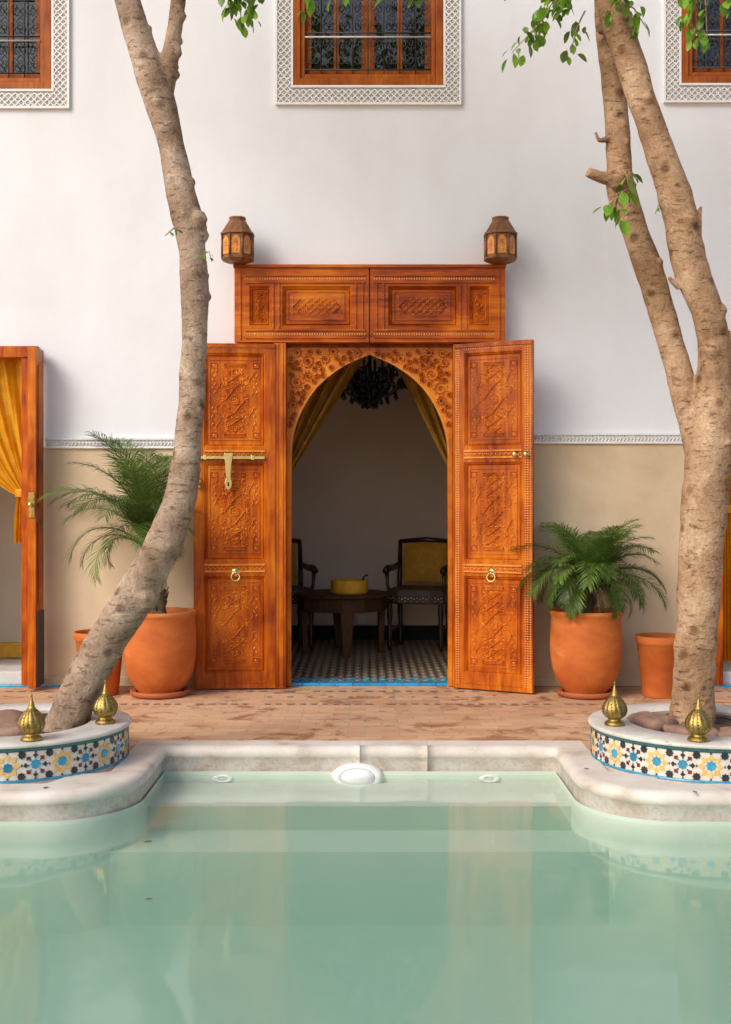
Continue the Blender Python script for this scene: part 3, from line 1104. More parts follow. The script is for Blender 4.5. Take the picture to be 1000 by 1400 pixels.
def stud_row(mb, x0, x1, z, y, step=0.016, r=0.0055, m=0):
    x = x0
    while x < x1:
        mb.dome(x, z, y, r, m=m, n=5)
        x += step


# --- door leaves: frame mesh is the part, its panels and fittings the sub-parts
DH, DW, DT = 2.495, 0.585, 0.046
PZ = [(0.125, 0.822), (0.935, 1.640), (1.752, 2.425)]


def door_leaf(side, loc, rz, studs, seed):
    sx = side
    X0, X1 = (0.0, DW) if sx > 0 else (-DW, 0.0)
    px0, px1 = X0 + 0.075, X1 - 0.075
    mb = MB()
    mb.plate(X0, X1, 0.012, DH, -DT, -0.004, [(px0, px1, a, b) for a, b in PZ])
    # moulded rails
    for za, zb in ((PZ[0][1], PZ[1][0]), (PZ[1][1], PZ[2][0])):
        zm = (za + zb) / 2
        mb.box(px0, px1, -DT - 0.010, -DT + 0.001, zm - 0.030, zm - 0.018, 1)
        mb.box(px0, px1, -DT - 0.010, -DT + 0.001, zm + 0.018, zm + 0.030, 1)
        for t in range(26):
            mb.petal(px0 + 0.01 + t * (px1 - px0 - .02) / 26, zm, -DT, 0.016, 0.014, 0.8 if t % 2 else -0.8, 0.005, 1)
    mb.box(X0 + .004, X1 - .004, -DT - 0.008, -DT + 0.001, DH - 0.030, DH - 0.012)
    mb.box(px0, px1, -DT - 0.006, -DT + 0.001, 0.050, 0.062)
    leaf = mb.build('door', [M['wood'], M['wood_carved']], B, loc, (0, 0, rz))
    for i, (a, b) in enumerate(PZ):
        mb = MB()
        fielded(mb, px0, px1, a, b, -DT + 0.001, 0.016, seed + i)
        mb.quad(px1, px0, a, b, -0.008)
        mb.build('panel', [M['wood'], M['wood_carved']], leaf)
    mb = MB()
    for x in (studs['lines']):
        stud_line(mb, x * sx, 0.05, DH - .04, -DT, 0.017, studs.get('r', .0055))
    for z in studs['rows']:
        stud_row(mb, px0, px1, z, -DT, 0.017, .005)
    if mb.v:
        st = mb.build('studs', M['stud'], leaf)
        st['kind'] = 'stuff'
    return leaf


def knocker(leaf, x, z):
    k = MB()
    k.lathe_front = None
    k.M = Matrix.Translation((x, -DT, z + 0.012)) @ Matrix.Rotation(R(90), 4, 'X')
    k.lathe([(0.034, 0.0), (0.033, 0.004), (0.024, 0.010), (0.012, 0.014), (0.010, 0.024), (0.0, 0.027)], 16,
            rf=lambda a, z_: 1 + 0.10 * math.cos(8 * a))
    k.M = None
    pts = [(x + 0.030 * math.sin(t), -DT - 0.016 - 0.006 * (1 - math.cos(t)) / 2, z - 0.018 + 0.030 * math.cos(t)) for t in [2 * PI * j / 20 for j in range(21)]]
    k.tube(pts, 0.0055, 8)
    return k.build('ring_knocker', M['brass_bright'], leaf)


hl = (CX - 0.683, -0.115, 0)
left_leaf = door_leaf(-1, hl, R(3.5), {'lines': [], 'rows': [2.462]}, 11)
hr = (CX + 0.635, -0.090, 0)
right_leaf = door_leaf(1, hr, R(-26), {'lines': [0.012, 0.028, DW - .014, DW - .034, DW - .052], 'rows': [2.455, 1.700, 0.880]}, 31)
left_leaf['label'] = 'bolted leaf swung flat against the wall'
right_leaf['label'] = 'leaf with studded stiles standing ajar from the wall'
knocker(left_leaf, -0.285, 0.835)
knocker(right_leaf, 0.285, 0.835)
# long brass bolt with hanging hasp
mb = MB()
zb = 1.672
mb.box(-0.575, -0.075, -DT - 0.026, -DT - 0.012, zb - 0.011, zb + 0.011)
mb.box(-0.585, -0.555, -DT - 0.030, -DT - 0.008, zb - 0.017, zb + 0.020)
for x in (-0.50, -0.16):
    mb.box(x - 0.012, x + 0.012, -DT - 0.031, -DT, zb - 0.016, zb + 0.016)
mb.build('bolt', M['brass_bright'], left_leaf, bevel=0.003)
mb = MB()
hx = -0.335
pts = [(hx - 0.030, zb + 0.030), (hx + 0.034, zb + 0.034), (hx + 0.022, zb - 0.05), (hx + 0.016, zb - 0.15), (hx + 0.026, zb - 0.18),
       (hx + 0.020, zb - 0.215), (hx, zb - 0.235), (hx - 0.020, zb - 0.215), (hx - 0.026, zb - 0.18), (hx - 0.016, zb - 0.15), (hx - 0.022, zb - 0.05)]
vs = [(x, -DT - 0.042, z) for x, z in pts] + [(x, -DT - 0.030, z) for x, z in pts]
k = len(pts)
mb.add(vs, [tuple(range(k)), tuple(reversed(range(k, 2 * k)))] + [(i, k + i, k + (i + 1) % k, (i + 1) % k) for i in range(k)])
mb.build('hasp', M['brass_bright'], left_leaf, bevel=0.003)
mb = MB()
mb.box(hx - 0.007, hx + 0.007, -DT - 0.044, -DT - 0.029, zb - 0.205, zb - 0.178)
mb.build('hasp_slot', M['black'], left_leaf)


def knob(leaf, x, z, s=1.0):
    k = MB()
    k.M = Matrix.Translation((x, -DT, z)) @ Matrix.Rotation(R(90), 4, 'X') @ Matrix.Scale(s, 4)
    k.lathe([(0.024, 0), (0.024, 0.004), (0.010, 0.008), (0.009, 0.02), (0.019, 0.030), (0.021, 0.040), (0.013, 0.050), (0, 0.053)], 18)
    return k.build('knob', M['brass_bright'], leaf)


knob(left_leaf, -0.548, 1.505)
knob(left_leaf, -0.548, 1.465, 0.7)
knob(right_leaf, 0.465, 1.690)
knob(right_leaf, 0.545, 1.690, 0.9)

# --- portal surround (posts, jambs) and the transom above
mb = MB()
Z0 = 2.503
mb.box(CX - 0.690, CX - 0.605, -0.150, 0.06, 0.004, Z0)
mb.box(CX + 0.605, CX + 0.660, -0.110, 0.06, 0.004, Z0)
mb.box(CX - 0.970, CX - 0.692, -0.085, 0.0, 0.004, Z0 - .002)
mb.box(CX + 0.662, CX + 0.970, -0.060, 0.0, 0.004, Z0 - .002)
mb.box(CX - 0.604, CX + 0.604, -0.02, 0.10, Z0 - 0.02, Z0 + .03)
sur = mb.build('portal_frame', M['wood'], B, bevel=0.005)
mb = MB()
for x in (CX + 0.621, CX + 0.643):
    stud_line(mb, x, 0.05, Z0 - .03, -0.110, 0.017, 0.0055)
st = mb.build('studs', M['stud'], sur)
st['kind'] = 'stuff'
mb = MB()
mb.box(CX - 0.672, CX - 0.660, -0.156, -0.149, 0.03, Z0 - .01)
mb.box(CX - 0.634, CX - 0.622, -0.156, -0.149, 0.03, Z0 - .01)
mb.build('post_bead', M['wood'], sur, bevel=0.003)

TZ0, TZ1, TYF = 2.508, 3.045, -0.140
mb = MB()
pan = []
for s in (-1, 1):
    for a, b in ((0.722, 0.868), (0.136, 0.632)):
        xa, xb = sorted((CX + s * a, CX + s * b))
        pan.append((xa, xb, 2.626, 2.914))
mb.plate(CX - 0.978, CX - 0.004, TZ0, TZ1, TYF, -0.001, pan)
mb.plate(CX + 0.004, CX + 0.978, TZ0, TZ1, TYF, -0.001, pan)
mb.box(CX - 0.985, CX + 0.985, TYF - 0.016, -0.001, TZ1 + .001, TZ1 + 0.024)
for s in (-1, 1):
    xa, xb = sorted((CX + s * 0.03, CX + s * 0.90))
    mb.box(xa, xb, TYF - 0.010, TYF + .001, 2.935, 2.947)
    mb.box(xa, xb, TYF - 0.010, TYF + .001, 2.985, 2.997)
    mb.box(xa, xb, TYF - 0.010, TYF + .001, 2.590, 2.602)
    mb.box(xa, xb, TYF - 0.008, TYF + .001, 2.535, 2.545)
    for xx in (0.655, 0.697):
        mb.box(CX + s * xx - .006, CX + s * xx + .006, TYF - 0.009, TYF + .001, 2.6025, 2.9345)
    for xx in (0.050, 0.100):
        mb.box(CX + s * xx - .005, CX + s * xx + .005, TYF - 0.009, TYF + .001, 2.6025, 2.9345)
    mb.box(CX + s * 0.935 - .006, CX + s * 0.935 + .006, TYF - 0.009, TYF + .001, 2.53, 3.03)
tran = mb.build('transom', M['wood_h'], B, bevel=0.002, weld=True)
for i, (xa, xb, za, zb_) in enumerate(pan):
    mb = MB()
    wide = xb - xa > 0.3
    fielded(mb, xa, xb, za, zb_, TYF + .001, 0.022, 50 + i, orn=not wide)
    if wide:
        # turned ornament: a broad lozenge field
        yf = TYF + .001 + 0.022
        cxx, czz = (xa + xb) / 2, (za + zb_) / 2
        mb.rect(xa + .045, xb - .045, za + .042, zb_ - .042, yf, .005, .004)
        q = random.Random(3)
        for r_ in range(-2, 3):
            for c_ in range(-5, 6):
                if abs(r_) * 2.0 + abs(c_) > 7:
                    continue
                x, z = cxx + c_ * 0.026, czz + r_ * 0.024
                mb.petal(x, z, yf, 0.024, 0.012, PI / 4 + (c_ + r_) % 2 * PI / 2 + q.uniform(-.2, .2), 0.007, m=1)
                mb.petal(x, z, yf, 0.022, 0.011, PI * 1.25 + (c_ + r_) % 2 * PI / 2, 0.007, m=1)
        for s in (-1, 1):
            mb.ridge([(cxx + s * .12, czz - .05), (cxx + s * .17, czz), (cxx + s * .12, czz + .05)], yf, .006, .006)
            for z in (-.06, -.03, 0, .03, .06):
                mb.petal(cxx + s * .178, czz + z, yf, .022, .010, PI / 2 + s * .6, .005, m=1)
    mb.build('panel', [M['wood_h'], M['wood_carved']], tran)
mb = MB()
for s in (-1, 1):
    xa, xb = sorted((CX + s * 0.035, CX + s * 0.90))
    stud_row(mb, xa, xb, 2.966, TYF, 0.018, 0.006)
    stud_row(mb, xa, xb, 2.567, TYF, 0.018, 0.006)
    stud_row(mb, xa, xb, 2.976, TYF, 0.018, 0.003)
st = mb.build('studs', M['stud'], tran)
st['kind'] = 'stuff'

# --- pointed arch panel inside the frame
AP = [(0.0, 2.432), (0.035, 2.418), (0.108, 2.388), (0.185, 2.350), (0.250, 2.308), (0.325, 2.250), (0.390, 2.185),
      (0.445, 2.110), (0.490, 2.030), (0.525, 1.950), (0.550, 1.870), (0.563, 1.800), (0.570, 1.70)]


def arch_x(z):
    for (xa, za), (xb, zb_) in zip(AP, AP[1:]):
        if zb_ <= z <= za:
            return xa + (xb - xa) * (za - z) / (za - zb_)
    return 0.0 if z > AP[0][1] else 0.570


for s in (-1, 1):
    mb = MB()
    O = 0.6035
    ya, yb = -0.045, 0.0
    inner = AP + [(0.574, 0.9), (0.574, 0.006)]
    zt = 2.482
    for (xa, za), (xb, zb_) in zip(inner, inner[1:]):
        for y, rev in ((ya, False), (yb, True)):
            vs = [(CX + s * xa, y, za), (CX + s * xb, y, zb_), (CX + s * O, y, zb_), (CX + s * O, y, za)]
            mb.add(vs, [(0, 1, 2, 3)])
        mb.add([(CX + s * xa, ya, za), (CX + s * xb, ya, zb_), (CX + s * xb, yb, zb_), (CX + s * xa, yb, za)], [(0, 1, 2, 3)])
    xm = s * 0.002
    for y in (ya, yb):
        mb.add([(CX + xm, y, 2.432), (CX + s * O, y, 2.432), (CX + s * O, y, zt), (CX + xm, y, zt)], [(0, 1, 2, 3)])
    arch = mb.build('arch_panel', M['wood_gold'], B)
    # carved foliage in the spandrel
    mb = MB()
    q = random.Random(20 + (s > 0))
    cs = []
    for tries in range(4000):
        r_ = 0.050 if len(cs) < 2 else (0.036 if len(cs) < 8 else 0.021)
        x, z = q.uniform(0.04, 0.585), q.uniform(1.74, 2.455)
        if x + r_ * .75 > 0.60 or z + r_ * .75 > 2.478 or x - r_ < arch_x(z - r_ * .7) + 0.012 or x - r_ < arch_x(z) + .012:
            continue
        if any(math.hypot(x - c[0], z - c[1]) < r_ + c[2] - 0.004 for c in cs):
            continue
        cs.append((x, z, r_))
    for (x, z, r_) in cs:
        ph, dr = q.uniform(0, 6.28), q.choice((-1, 1))
        pts = []
        for t in range(19):
            an, rr = ph + dr * t * 0.55, r_ * (1 - t / 22)
            pts.append((CX + s * (x + rr * math.cos(an)), z + rr * math.sin(an)))
        mb.ridge(pts, ya, 0.006, 0.009)
        for j in range(9):
            an = ph + dr * j * 0.7
            mb.petal(CX + s * (x + r_ * .86 * math.cos(an)), z + r_ * .86 * math.sin(an), ya, r_ * .42, r_ * .2, math.atan2(math.sin(an + dr * .9), s * math.cos(an + dr * .9)), 0.009)
        for j in range(6):
            mb.petal(CX + s * x, z, ya, r_ * .34, r_ * .17, j * PI / 3, 0.009)
    mb.build('carving', M['wood_gold'], arch)['kind'] = 'stuff'
    mb = MB()
    for j in range(70):
        z = 2.425 - j * 0.0105
        mb.dome(CX + s * (arch_x(z) + 0.010), z, ya, 0.0045, n=5)
    st = mb.build('studs', M['stud'], arch)
    st['kind'] = 'stuff'

# --- side doorways (mostly out of view): frame, hinged leaf, curtain, step
def side_door(op, leaf_x, leaf_dx, ztop, seed):
    mb = MB()
    x0, x1 = op[0], op[1]
    mb.box(x0 - 0.085, x0 + 0.02, -0.035, 0.08, 0.004, ztop)
    mb.box(x1 - 0.02, x1 + 0.085, -0.035, 0.08, 0.004, ztop)
    mb.box(x0 - 0.10, x1 + 0.10, -0.045, 0.08, ztop + .001, ztop + 0.085)
    f = mb.build('side_frame', M['wood'], B, bevel=0.004)
    mb = MB()
    mb.box(x0 + 0.02, x1 - 0.02, 0.05, 0.40, 0.004, 0.10)
    mb.build('step', M['step_stone'], f, bevel=0.006)
    return f


sfl = side_door(LDOOR, 0, 0, 2.41, 1)
sfr = side_door(RDOOR, 0, 0, 2.44, 2)
# left side leaf, folded square to the wall, seen on its edge
mb = MB()
mb.box(-2.412, -2.352, -0.245, -0.048, 0.02, 2.46)
mb.box(-2.3515, -2.342, -0.20, -0.09, 0.62, 1.20)
mb.box(-2.3515, -2.342, -0.20, -0.09, 1.32, 2.34)
lf = mb.build('side_leaf', M['wood'], B, bevel=0.004)
mb = MB()
mb.box(-2.3515, -2.346, -0.235, -0.055, 0.03, 0.57)
mb.build('kick_plate', M['black'], lf)
mb = MB()
mb.box(-2.404, -2.360, -0.251, -0.244, 1.24, 1.42)
mb.build('lock_plate', M['brass'], lf, bevel=0.002)
mb = MB()
mb.M = Matrix.Translation((-2.382, -0.250, 1.335)) @ Matrix.Rotation(R(90), 4, 'X')
mb.lathe([(0.010, 0), (0.009, 0.02), (0.020, 0.03), (0.020, 0.042), (0, 0.05)], 14)
mb.build('knob', M['brass_bright'], lf)

# --- upper windows
def window_proto():
    root_mb = MB()
    Y = 0.0
    # nested cedar frames; local origin: centre of the border's bottom edge, on the wall face
    W, z0, z1 = 0.55, 0.14, 0.14 + WH
    def frame(mb, hw, a, b, t, y0, y1):
        mb.box(-hw, -hw + t, y0, y1, a, b)
        mb.box(hw - t, hw, y0, y1, a, b)
        mb.box(-hw + t, hw - t, y0, y1, a, a + t)
        mb.box(-hw + t, hw - t, y0, y1, b - t, b)
    frame(root_mb, W, z0, z1, 0.052, -0.018, 0.10)
    frame(root_mb, W - 0.053, z0 + .053, z1 - .053, 0.032, -0.004, 0.10)
    win = root_mb.build('window', M['wood_win'], B, bevel=0.005)
    # stucco border
    mb = MB()
    BW = 0.678
    T = 0.125
    a, b = 0.0, z1 + 0.14
    mb.plate(-BW, BW, a, b, -0.012, -0.0005, [(-W - .001, W + .001, z0 - .001, z1 + .001)], 1)
    frame(mb, BW + .004, a - .004, b + .004, 0.016, -0.026, -0.0008)
    frame(mb, W + 0.018, z0 - 0.018, z1 + 0.018, 0.0165, -0.022, -0.0008)
    def ribbon(xa, za_, xb, zb__, w_, h_, y=-0.012):
        """flat-topped strap"""
        d = Vector((xb - xa, zb__ - za_)).normalized()
        nx_, nz_ = -d.y, d.x
        vs = []
        for (x, z) in ((xa, za_), (xb, zb__)):
            for (o_, hh) in ((w_ / 2, 0), (w_ * .36, h_), (-w_ * .36, h_), (-w_ / 2, 0)):
                vs.append((x + nx_ * o_, y - hh, z + nz_ * o_))
        mb.add(vs, [(0, 1, 5, 4), (1, 2, 6, 5), (2, 3, 7, 6)])

    def cell(x, z, c, odd):
        h = c / 2
        ribbon(x - h, z - h, x + h, z + h, 0.0095, 0.0100)
        ribbon(x - h, z + h, x + h, z - h, 0.0095, 0.0108)
        for k in range(4):
            an = k * PI / 2
            mb.petal(x + h * .98 * math.cos(an), z + h * .98 * math.sin(an), -0.012, -h * .62, h * .42, an, 0.008)
        mb.dome(x, z, -0.022, 0.0062, 0.004, 6)
        if odd:
            mb.dome(x + h, z, -0.012, 0.005, 0.010, 5)
    nx = 2 * round((BW - 0.014) / 0.047)
    c = 2 * (BW - 0.014) / nx
    for r_ in range(2):
        for k in range(nx):
            cell(-BW + .014 + c * (k + .5), a + 0.014 + c * (r_ + .5), c, (k + r_) % 2)
    nz = int((b - a - 0.03) / c)
    for r_ in range(2):
        for k in range(2, nz):
            for sg in (-1, 1):
                cell(sg * (BW - 0.014 - c * (r_ + .5)), a + 0.014 + c * (k + .5), c, (k + r_) % 2)
    mb.build('carved_border', [M['stucco'], M['stucco_gap']], win)
    # sashes
    hw = W - 0.086
    za, zb_ = z0 + 0.086, z1 - 0.086
    for sg in (-1, 1):
        mb = MB()
        x0, x1 = sorted((sg * 0.003, sg * hw))
        t = 0.045
        mb.box(x0, x0 + t, 0.03, 0.07, za, zb_)
        mb.box(x1 - t, x1, 0.03, 0.07, za, zb_)
        mb.box(x0 + t, x1 - t, 0.03, 0.07, za, za + t)
        mb.box(x0 + t, x1 - t, 0.03, 0.07, zb_ - t, zb_)
        xm = (x0 + x1) / 2
        mb.box(xm - 0.019, xm + 0.019, 0.032, 0.068, za + t, zb_ - t)
        for zf in (0.68,):
            zz = za + (zb_ - za) * zf
            mb.box(x0 + t, xm - 0.02, 0.036, 0.066, zz - .014, zz + .014)
            mb.box(xm + 0.02, x1 - t, 0.036, 0.066, zz - .014, zz + .014)
        sash = mb.build('sash', M['wood_win'], win, bevel=0.003)
        mb = MB()
        mb.box(x0 + .02, xm - .006, 0.048, 0.054, za + .02, zb_ - .02)
        mb.build('pane', M['glass'], win)
        mb = MB()
        mb.box(xm + .006, x1 - .02, 0.048, 0.054, za + .02, zb_ - .02)
        mb.build('pane', M['glass'], win)
    # wrought iron grille
    mb = MB()
    yg = 0.005
    za2, zb2 = za + 0.005, zb_ - 0.005
    for zz in (za2 + 0.03, za2 + 0.30, za2 + 0.60, za2 + 0.90, zb2 - 0.03):
        mb.tube([(-hw, yg, zz), (hw, yg, zz)], 0.006, 6)
    n_ = 8
    for k in range(n_ + 1):
        x = -hw + 2 * hw * k / n_
        mb.tube([(x, yg, za2), (x, yg, zb2)], 0.005, 6)
    for k in range(n_):
        xc = -hw + 2 * hw * (k + .5) / n_
        for zz in (za2 + 0.165, za2 + 0.45, za2 + 0.75):
            for sg in (-1, 1):
                for sv in (-1, 1):
                    pts = []
                    for t in range(14):
                        an = t * 0.55
                        r_ = 0.030 * (1 - t / 17)
                        pts.append((xc + sg * (0.024 - r_ * math.cos(an)) * .9, yg, zz + sv * (0.060 + r_ * math.sin(an) * 1.3)))
                    mb.tube(pts, 0.0036, 5)
            mb.tube([(xc - .03, yg, zz), (xc, yg, zz + .035), (xc + .03, yg, zz), (xc, yg, zz - .035), (xc - .03, yg, zz)], 0.0034, 5)
    mb.build('grille', M['iron'], win)
    mb = MB()
    mb.tube([(-hw, yg - .012, za2 + 0.265), (hw, yg - .012, za2 + 0.265)], 0.007, 8)
    mb.build('grille_bar', M['iron_pale'], win)
    return win


w0 = window_proto()
for i, (wx, wz) in enumerate(WINS):
    o = w0 if i == 0 else copy_tree(w0, B)
    o.location = (wx, 0, wz)

# ------------------------------------------------------------------ rooms behind the doors
Yi = WALL + 0.45
mb = MB()
mb.box(-1.9, 1.9, Yi - 0.45 + 0.11, 11.35, -0.05, 0.0)
room = structure(mb.build('room_floor', M['room_tile'], None, (0, 0, 0.018)))
mb = MB()
mb.plate(-1.9, 1.9, 0.0, 3.2, 11.25, 11.34)
mb.box(-2.0, -1.9, Yi + .003, 11.25, 0.0, 3.2)
mb.box(1.9, 2.0, Yi + .003, 11.25, 0.0, 3.2)
rw = structure(mb.build('room_wall', M['room_wall']))
mb = MB()
mb.box(-1.9, 1.9, Yi + .003, 11.25, 3.2, 3.3)
structure(mb.build('room_ceiling', M['room_wall']))
mb = MB()
mb.box(-1.9, 1.9, 11.232, 11.249, 0.02, 0.155)
mb.build('skirting', M['skirting'], rw)
# blue glazed threshold and its grey mosaic
tile = MB()
tile.box(-0.0595, 0.0595, -0.045, 0.045, -0.02, 0.0)
tm = tile.mesh('blue_tile', M['blue_tile'])
for k in range(10):
    inst(tm, 'tile', room, (CX - 0.555 + k * 0.1225, 8.545, 0.004), (0, 0, rnd.uniform(-.01, .01)))
for k in range(10):
    inst(tm, 'tile', room, (-3.4 + k * 0.1225, 8.49, 0.004 - 0.012))
    inst(tm, 'tile', room, (2.40 + k * 0.1225, 8.49, 0.004 - 0.012))
mb = MB()
for k in range(20):
    for j in range(3):
        if (k + j) % 2:
            mb.box(CX - 0.59 + k * 0.06, CX - 0.59 + k * 0.06 + .05, 8.62 + j * .06, 8.67 + j * .06, -0.01, 0.0)
o = mb.build('mosaic_band', M['teal_tile'], room, (0, 0, 0.004))
o['kind'] = 'stuff'
# side rooms
for (xa, xb, m_) in ((-4.2, -2.1, M['grey_wall']), (2.1, 4.2, M['grey_wall'])):
    mb = MB()
    mb.box(xa, xb, 9.5, 9.6, 0, 3.2)
    mb.box(xa - .1, xa, Yi + .003, 9.5, 0, 3.2)
    mb.box(xb, xb + .1, Yi + .003, 9.5, 0, 3.2)
    mb.box(xa, xb, Yi + .003, 9.5, 3.2, 3.3)
    w_ = structure(mb.build('side_room_wall', m_))
    mb = MB()
    mb.box(xa, xb, 9.47, 9.499, 0.08, 0.2)
    mb.build('skirting', M['cushion'], w_)
    mb = MB()
    mb.box(xa, xb, 8.9, 9.5, -0.02, 0.07)
    structure(mb.build('side_room_floor', M['step_stone']))


# --- furniture in the dark room
def armchair(label, loc, rz):
    t = thing('armchair', label, 'armchair', loc, rz, None)
    mb = MB()                                  # faces local -Y
    pts = [(-0.27, -0.24), (-0.15, -0.275), (0.15, -0.275), (0.27, -0.24), (0.25, 0.22), (-0.25, 0.22)]
    k = len(pts)
    mb.add([(x, y, 0.42) for x, y in pts] + [(x, y, 0.50) for x, y in pts] + [(x * .94, y * .94, 0.555) for x, y in pts],
           [tuple(reversed(range(k))), tuple(range(2 * k, 3 * k))] +
           [(i, (i + 1) % k, k + (i + 1) % k, k + i) for i in range(k)] + [(k + i, k + (i + 1) % k, 2 * k + (i + 1) % k, 2 * k + i) for i in range(k)])
    mb.build('seat', M['leather'], t, bevel=0.012)
    mb = MB()
    for x in range(-9, 10):
        mb.dome(x * 0.027, 0.465 + 0.010 * (x % 2), -0.277 + abs(x / 9) ** 3 * .03, 0.008, .004, n=5)
        if x % 2:
            mb.dome(x * 0.027, 0.445, -0.277 + abs(x / 9) ** 3 * .03, 0.006, .004, n=5)
    o_ = mb.build('inlay', M['pearl'], t)
    o_['kind'] = 'stuff'
    for sx in (-1, 1):
        for (y, bx) in ((-0.22, 0.235), (0.19, 0.225)):
            mb = MB()
            mb.lathe([(0.0, 0), (0.018, 0.0), (0.022, 0.05), (0.016, 0.09), (0.026, 0.16), (0.018, 0.22), (0.028, 0.32), (0.024, 0.43)], 12)
            mb.build('leg', M['dark_wood'], t, (sx * bx, y, 0))
        mb = MB()
        mb.tube([(sx * .235, -0.21, 0.49), (sx * .26, -0.20, 0.59), (sx * .262, -0.215, 0.70)], [0.018, 0.015, 0.02], 8)
        mb.tube([(sx * .262, -0.27, 0.715), (sx * .265, -0.15, 0.735), (sx * .258, 0.03, 0.73), (sx * .25, 0.20, 0.75)], [0.030, 0.034, 0.030, 0.024], 8)
        mb.build('armrest', M['dark_wood'], t)
        mb = MB()
        mb.box(sx * .235 - .018, sx * .235 + .018, -0.20, 0.18, 0.16, 0.185)
        mb.build('stretcher', M['dark_wood'], t)
    mb = MB()
    for sx in (-1, 1):
        mb.tube([(sx * .235, 0.20, 0.36), (sx * .24, 0.225, 0.65), (sx * .245, 0.28, 0.97)], [0.024, 0.024, 0.020], 8)
    mb.tube([(-.255, 0.285, 0.965), (0, 0.275, 0.985), (.255, 0.285, 0.965)], [0.020, 0.024, 0.020], 8)
    mb.build('back_frame', M['dark_wood'], t)
    mb = MB()
    vs, fs = [], []
    for i in range(9):
        for j in range(9):
            u, v = i / 8 * 2 - 1, j / 8 * 2 - 1
            puff = 0.05 * (1 - u ** 4) * (1 - v ** 4)
            vs.append((u * 0.205, 0.225 - puff + (v + 1) * .028, 0.775 + v * 0.185))
    for i in range(8):
        for j in range(8):
            fs.append((i * 9 + j, (i + 1) * 9 + j, (i + 1) * 9 + j + 1, i * 9 + j + 1))
    mb.add(vs, fs, 0, True)
    mb.add([(x, y + 0.05, z) for x, y, z in [vs[0], vs[72], vs[80], vs[8]]], [(0, 3, 2, 1)])
    ring_ = [vs[i] for i in [0, 72, 80, 8]]
    for a_, b_2 in zip(ring_, ring_[1:] + ring_[:1]):
        mb.add([a_, b_2, (b_2[0], b_2[1] + .05, b_2[2]), (a_[0], a_[1] + .05, a_[2])], [(0, 1, 2, 3)])
    mb.build('cushion', M['cushion'], t)
    return t


FZ = 0.018
armchair('dark carved armchair with mustard cushion in full view beside the low table', (0.50, 10.62, FZ), R(-14))
armchair('dark carved armchair beside the low table, largely hidden by the door jamb', (-0.78, 10.62, FZ), R(16))
# low table
tb = thing('low_table', 'low round dark wooden table with tapered legs on patterned tiles', 'table', (-0.20, 10.25, FZ))
mb = MB()
mb.lathe([(0, 0.500), (0.40, 0.500), (0.425, 0.510), (0.425, 0.530), (0.41, 0.537), (0.0, 0.537)], 40)
mb.build('table_top', M['table_wood'], tb)
mb = MB()
mb.lathe([(0.385, 0.385), (0.39, 0.41), (0.39, 0.499)], 12, s=False)
mb.lathe([(0.365, 0.499), (0.365, 0.39), (0.385, 0.385)], 12, s=False)
mb.build('apron', M['table_wood'], tb)
for k in range(4):
    a = -PI / 2 + 0.12 + k * PI / 2
    mb = MB()
    mb.M = Matrix.Rotation(a, 4, 'Z') @ Matrix.Translation((0.345, 0, 0))
    mb.add([(-.03, -.032, 0), (.012, -.032, 0), (.012, .032, 0), (-.03, .032, 0), (-.03, -.062, .40), (.03, -.062, .40), (.03, .062, .40), (-.03, .062, .40)],
           [(3, 2, 1, 0), (4, 5, 6, 7), (0, 1, 5, 4), (1, 2, 6, 5), (2, 3, 7, 6), (3, 0, 4, 7)])
    mb.build('leg', M['table_wood'], tb, bevel=0.006)
# yellow box on it
yb_ = thing('yellow_basket', 'shallow round yellow basket with a small pull on the low table', 'basket', (-0.14, 10.10, FZ + 0.537))
mb = MB()
mb.lathe([(0, 0), (0.155, 0), (0.165, 0.02), (0.160, 0.105), (0.166, 0.118), (0.150, 0.120), (0.147, 0.03), (0, 0.025)], 40,
         rf=lambda a, z: 1 + 0.012 * math.cos(20 * a))
mb.build('bowl', M['cup'], yb_)
mb = MB()
for k in range(14):
    a = k * 2 * PI / 14
    mb.dome(0.157 * math.cos(a), 0.157 * math.sin(a), 0, 0.013, 0.02, 6)
mb2 = MB()
mb2.M = Matrix.Translation((0, 0, 0.118)) @ Matrix.Rotation(R(90), 4, 'X')
mb2.add(mb.v, mb.f, 0, True)
mb2.build('rim_beads', M['cup'], yb_)['kind'] = 'stuff'
mb = MB()
mb.tube([(0.11, -0.03, 0.10), (0.125, -0.03, 0.15), (0.16, -0.03, 0.165)], [0.008, 0.007, 0.010], 8)
mb.build('handle', M['dark_wood'], yb_)
# sockets
for px in (456, 496):
    p = at(px, 847, 11.25)
    so = thing('wall_socket', 'small white wall socket behind the low table, towards the %s armchair' % ('half-hidden' if px < 475 else 'fully visible'), 'socket', (p.x, 11.249, p.z), 0, 'wall sockets behind the low table')
    mb = MB()
    mb.box(-0.045, 0.045, -0.012, 0.0, -0.045, 0.045)
    mb.build('plate', M['white_plastic'], so, bevel=0.004)
    mb = MB()
    mb.M = Matrix.Rotation(R(90), 4, 'X')
    mb.lathe([(0.026, 0.0125), (0.022, 0.0135), (0.020, 0.0125)], 20)
    mb.build('socket_ring', M['grey_lens'], so)

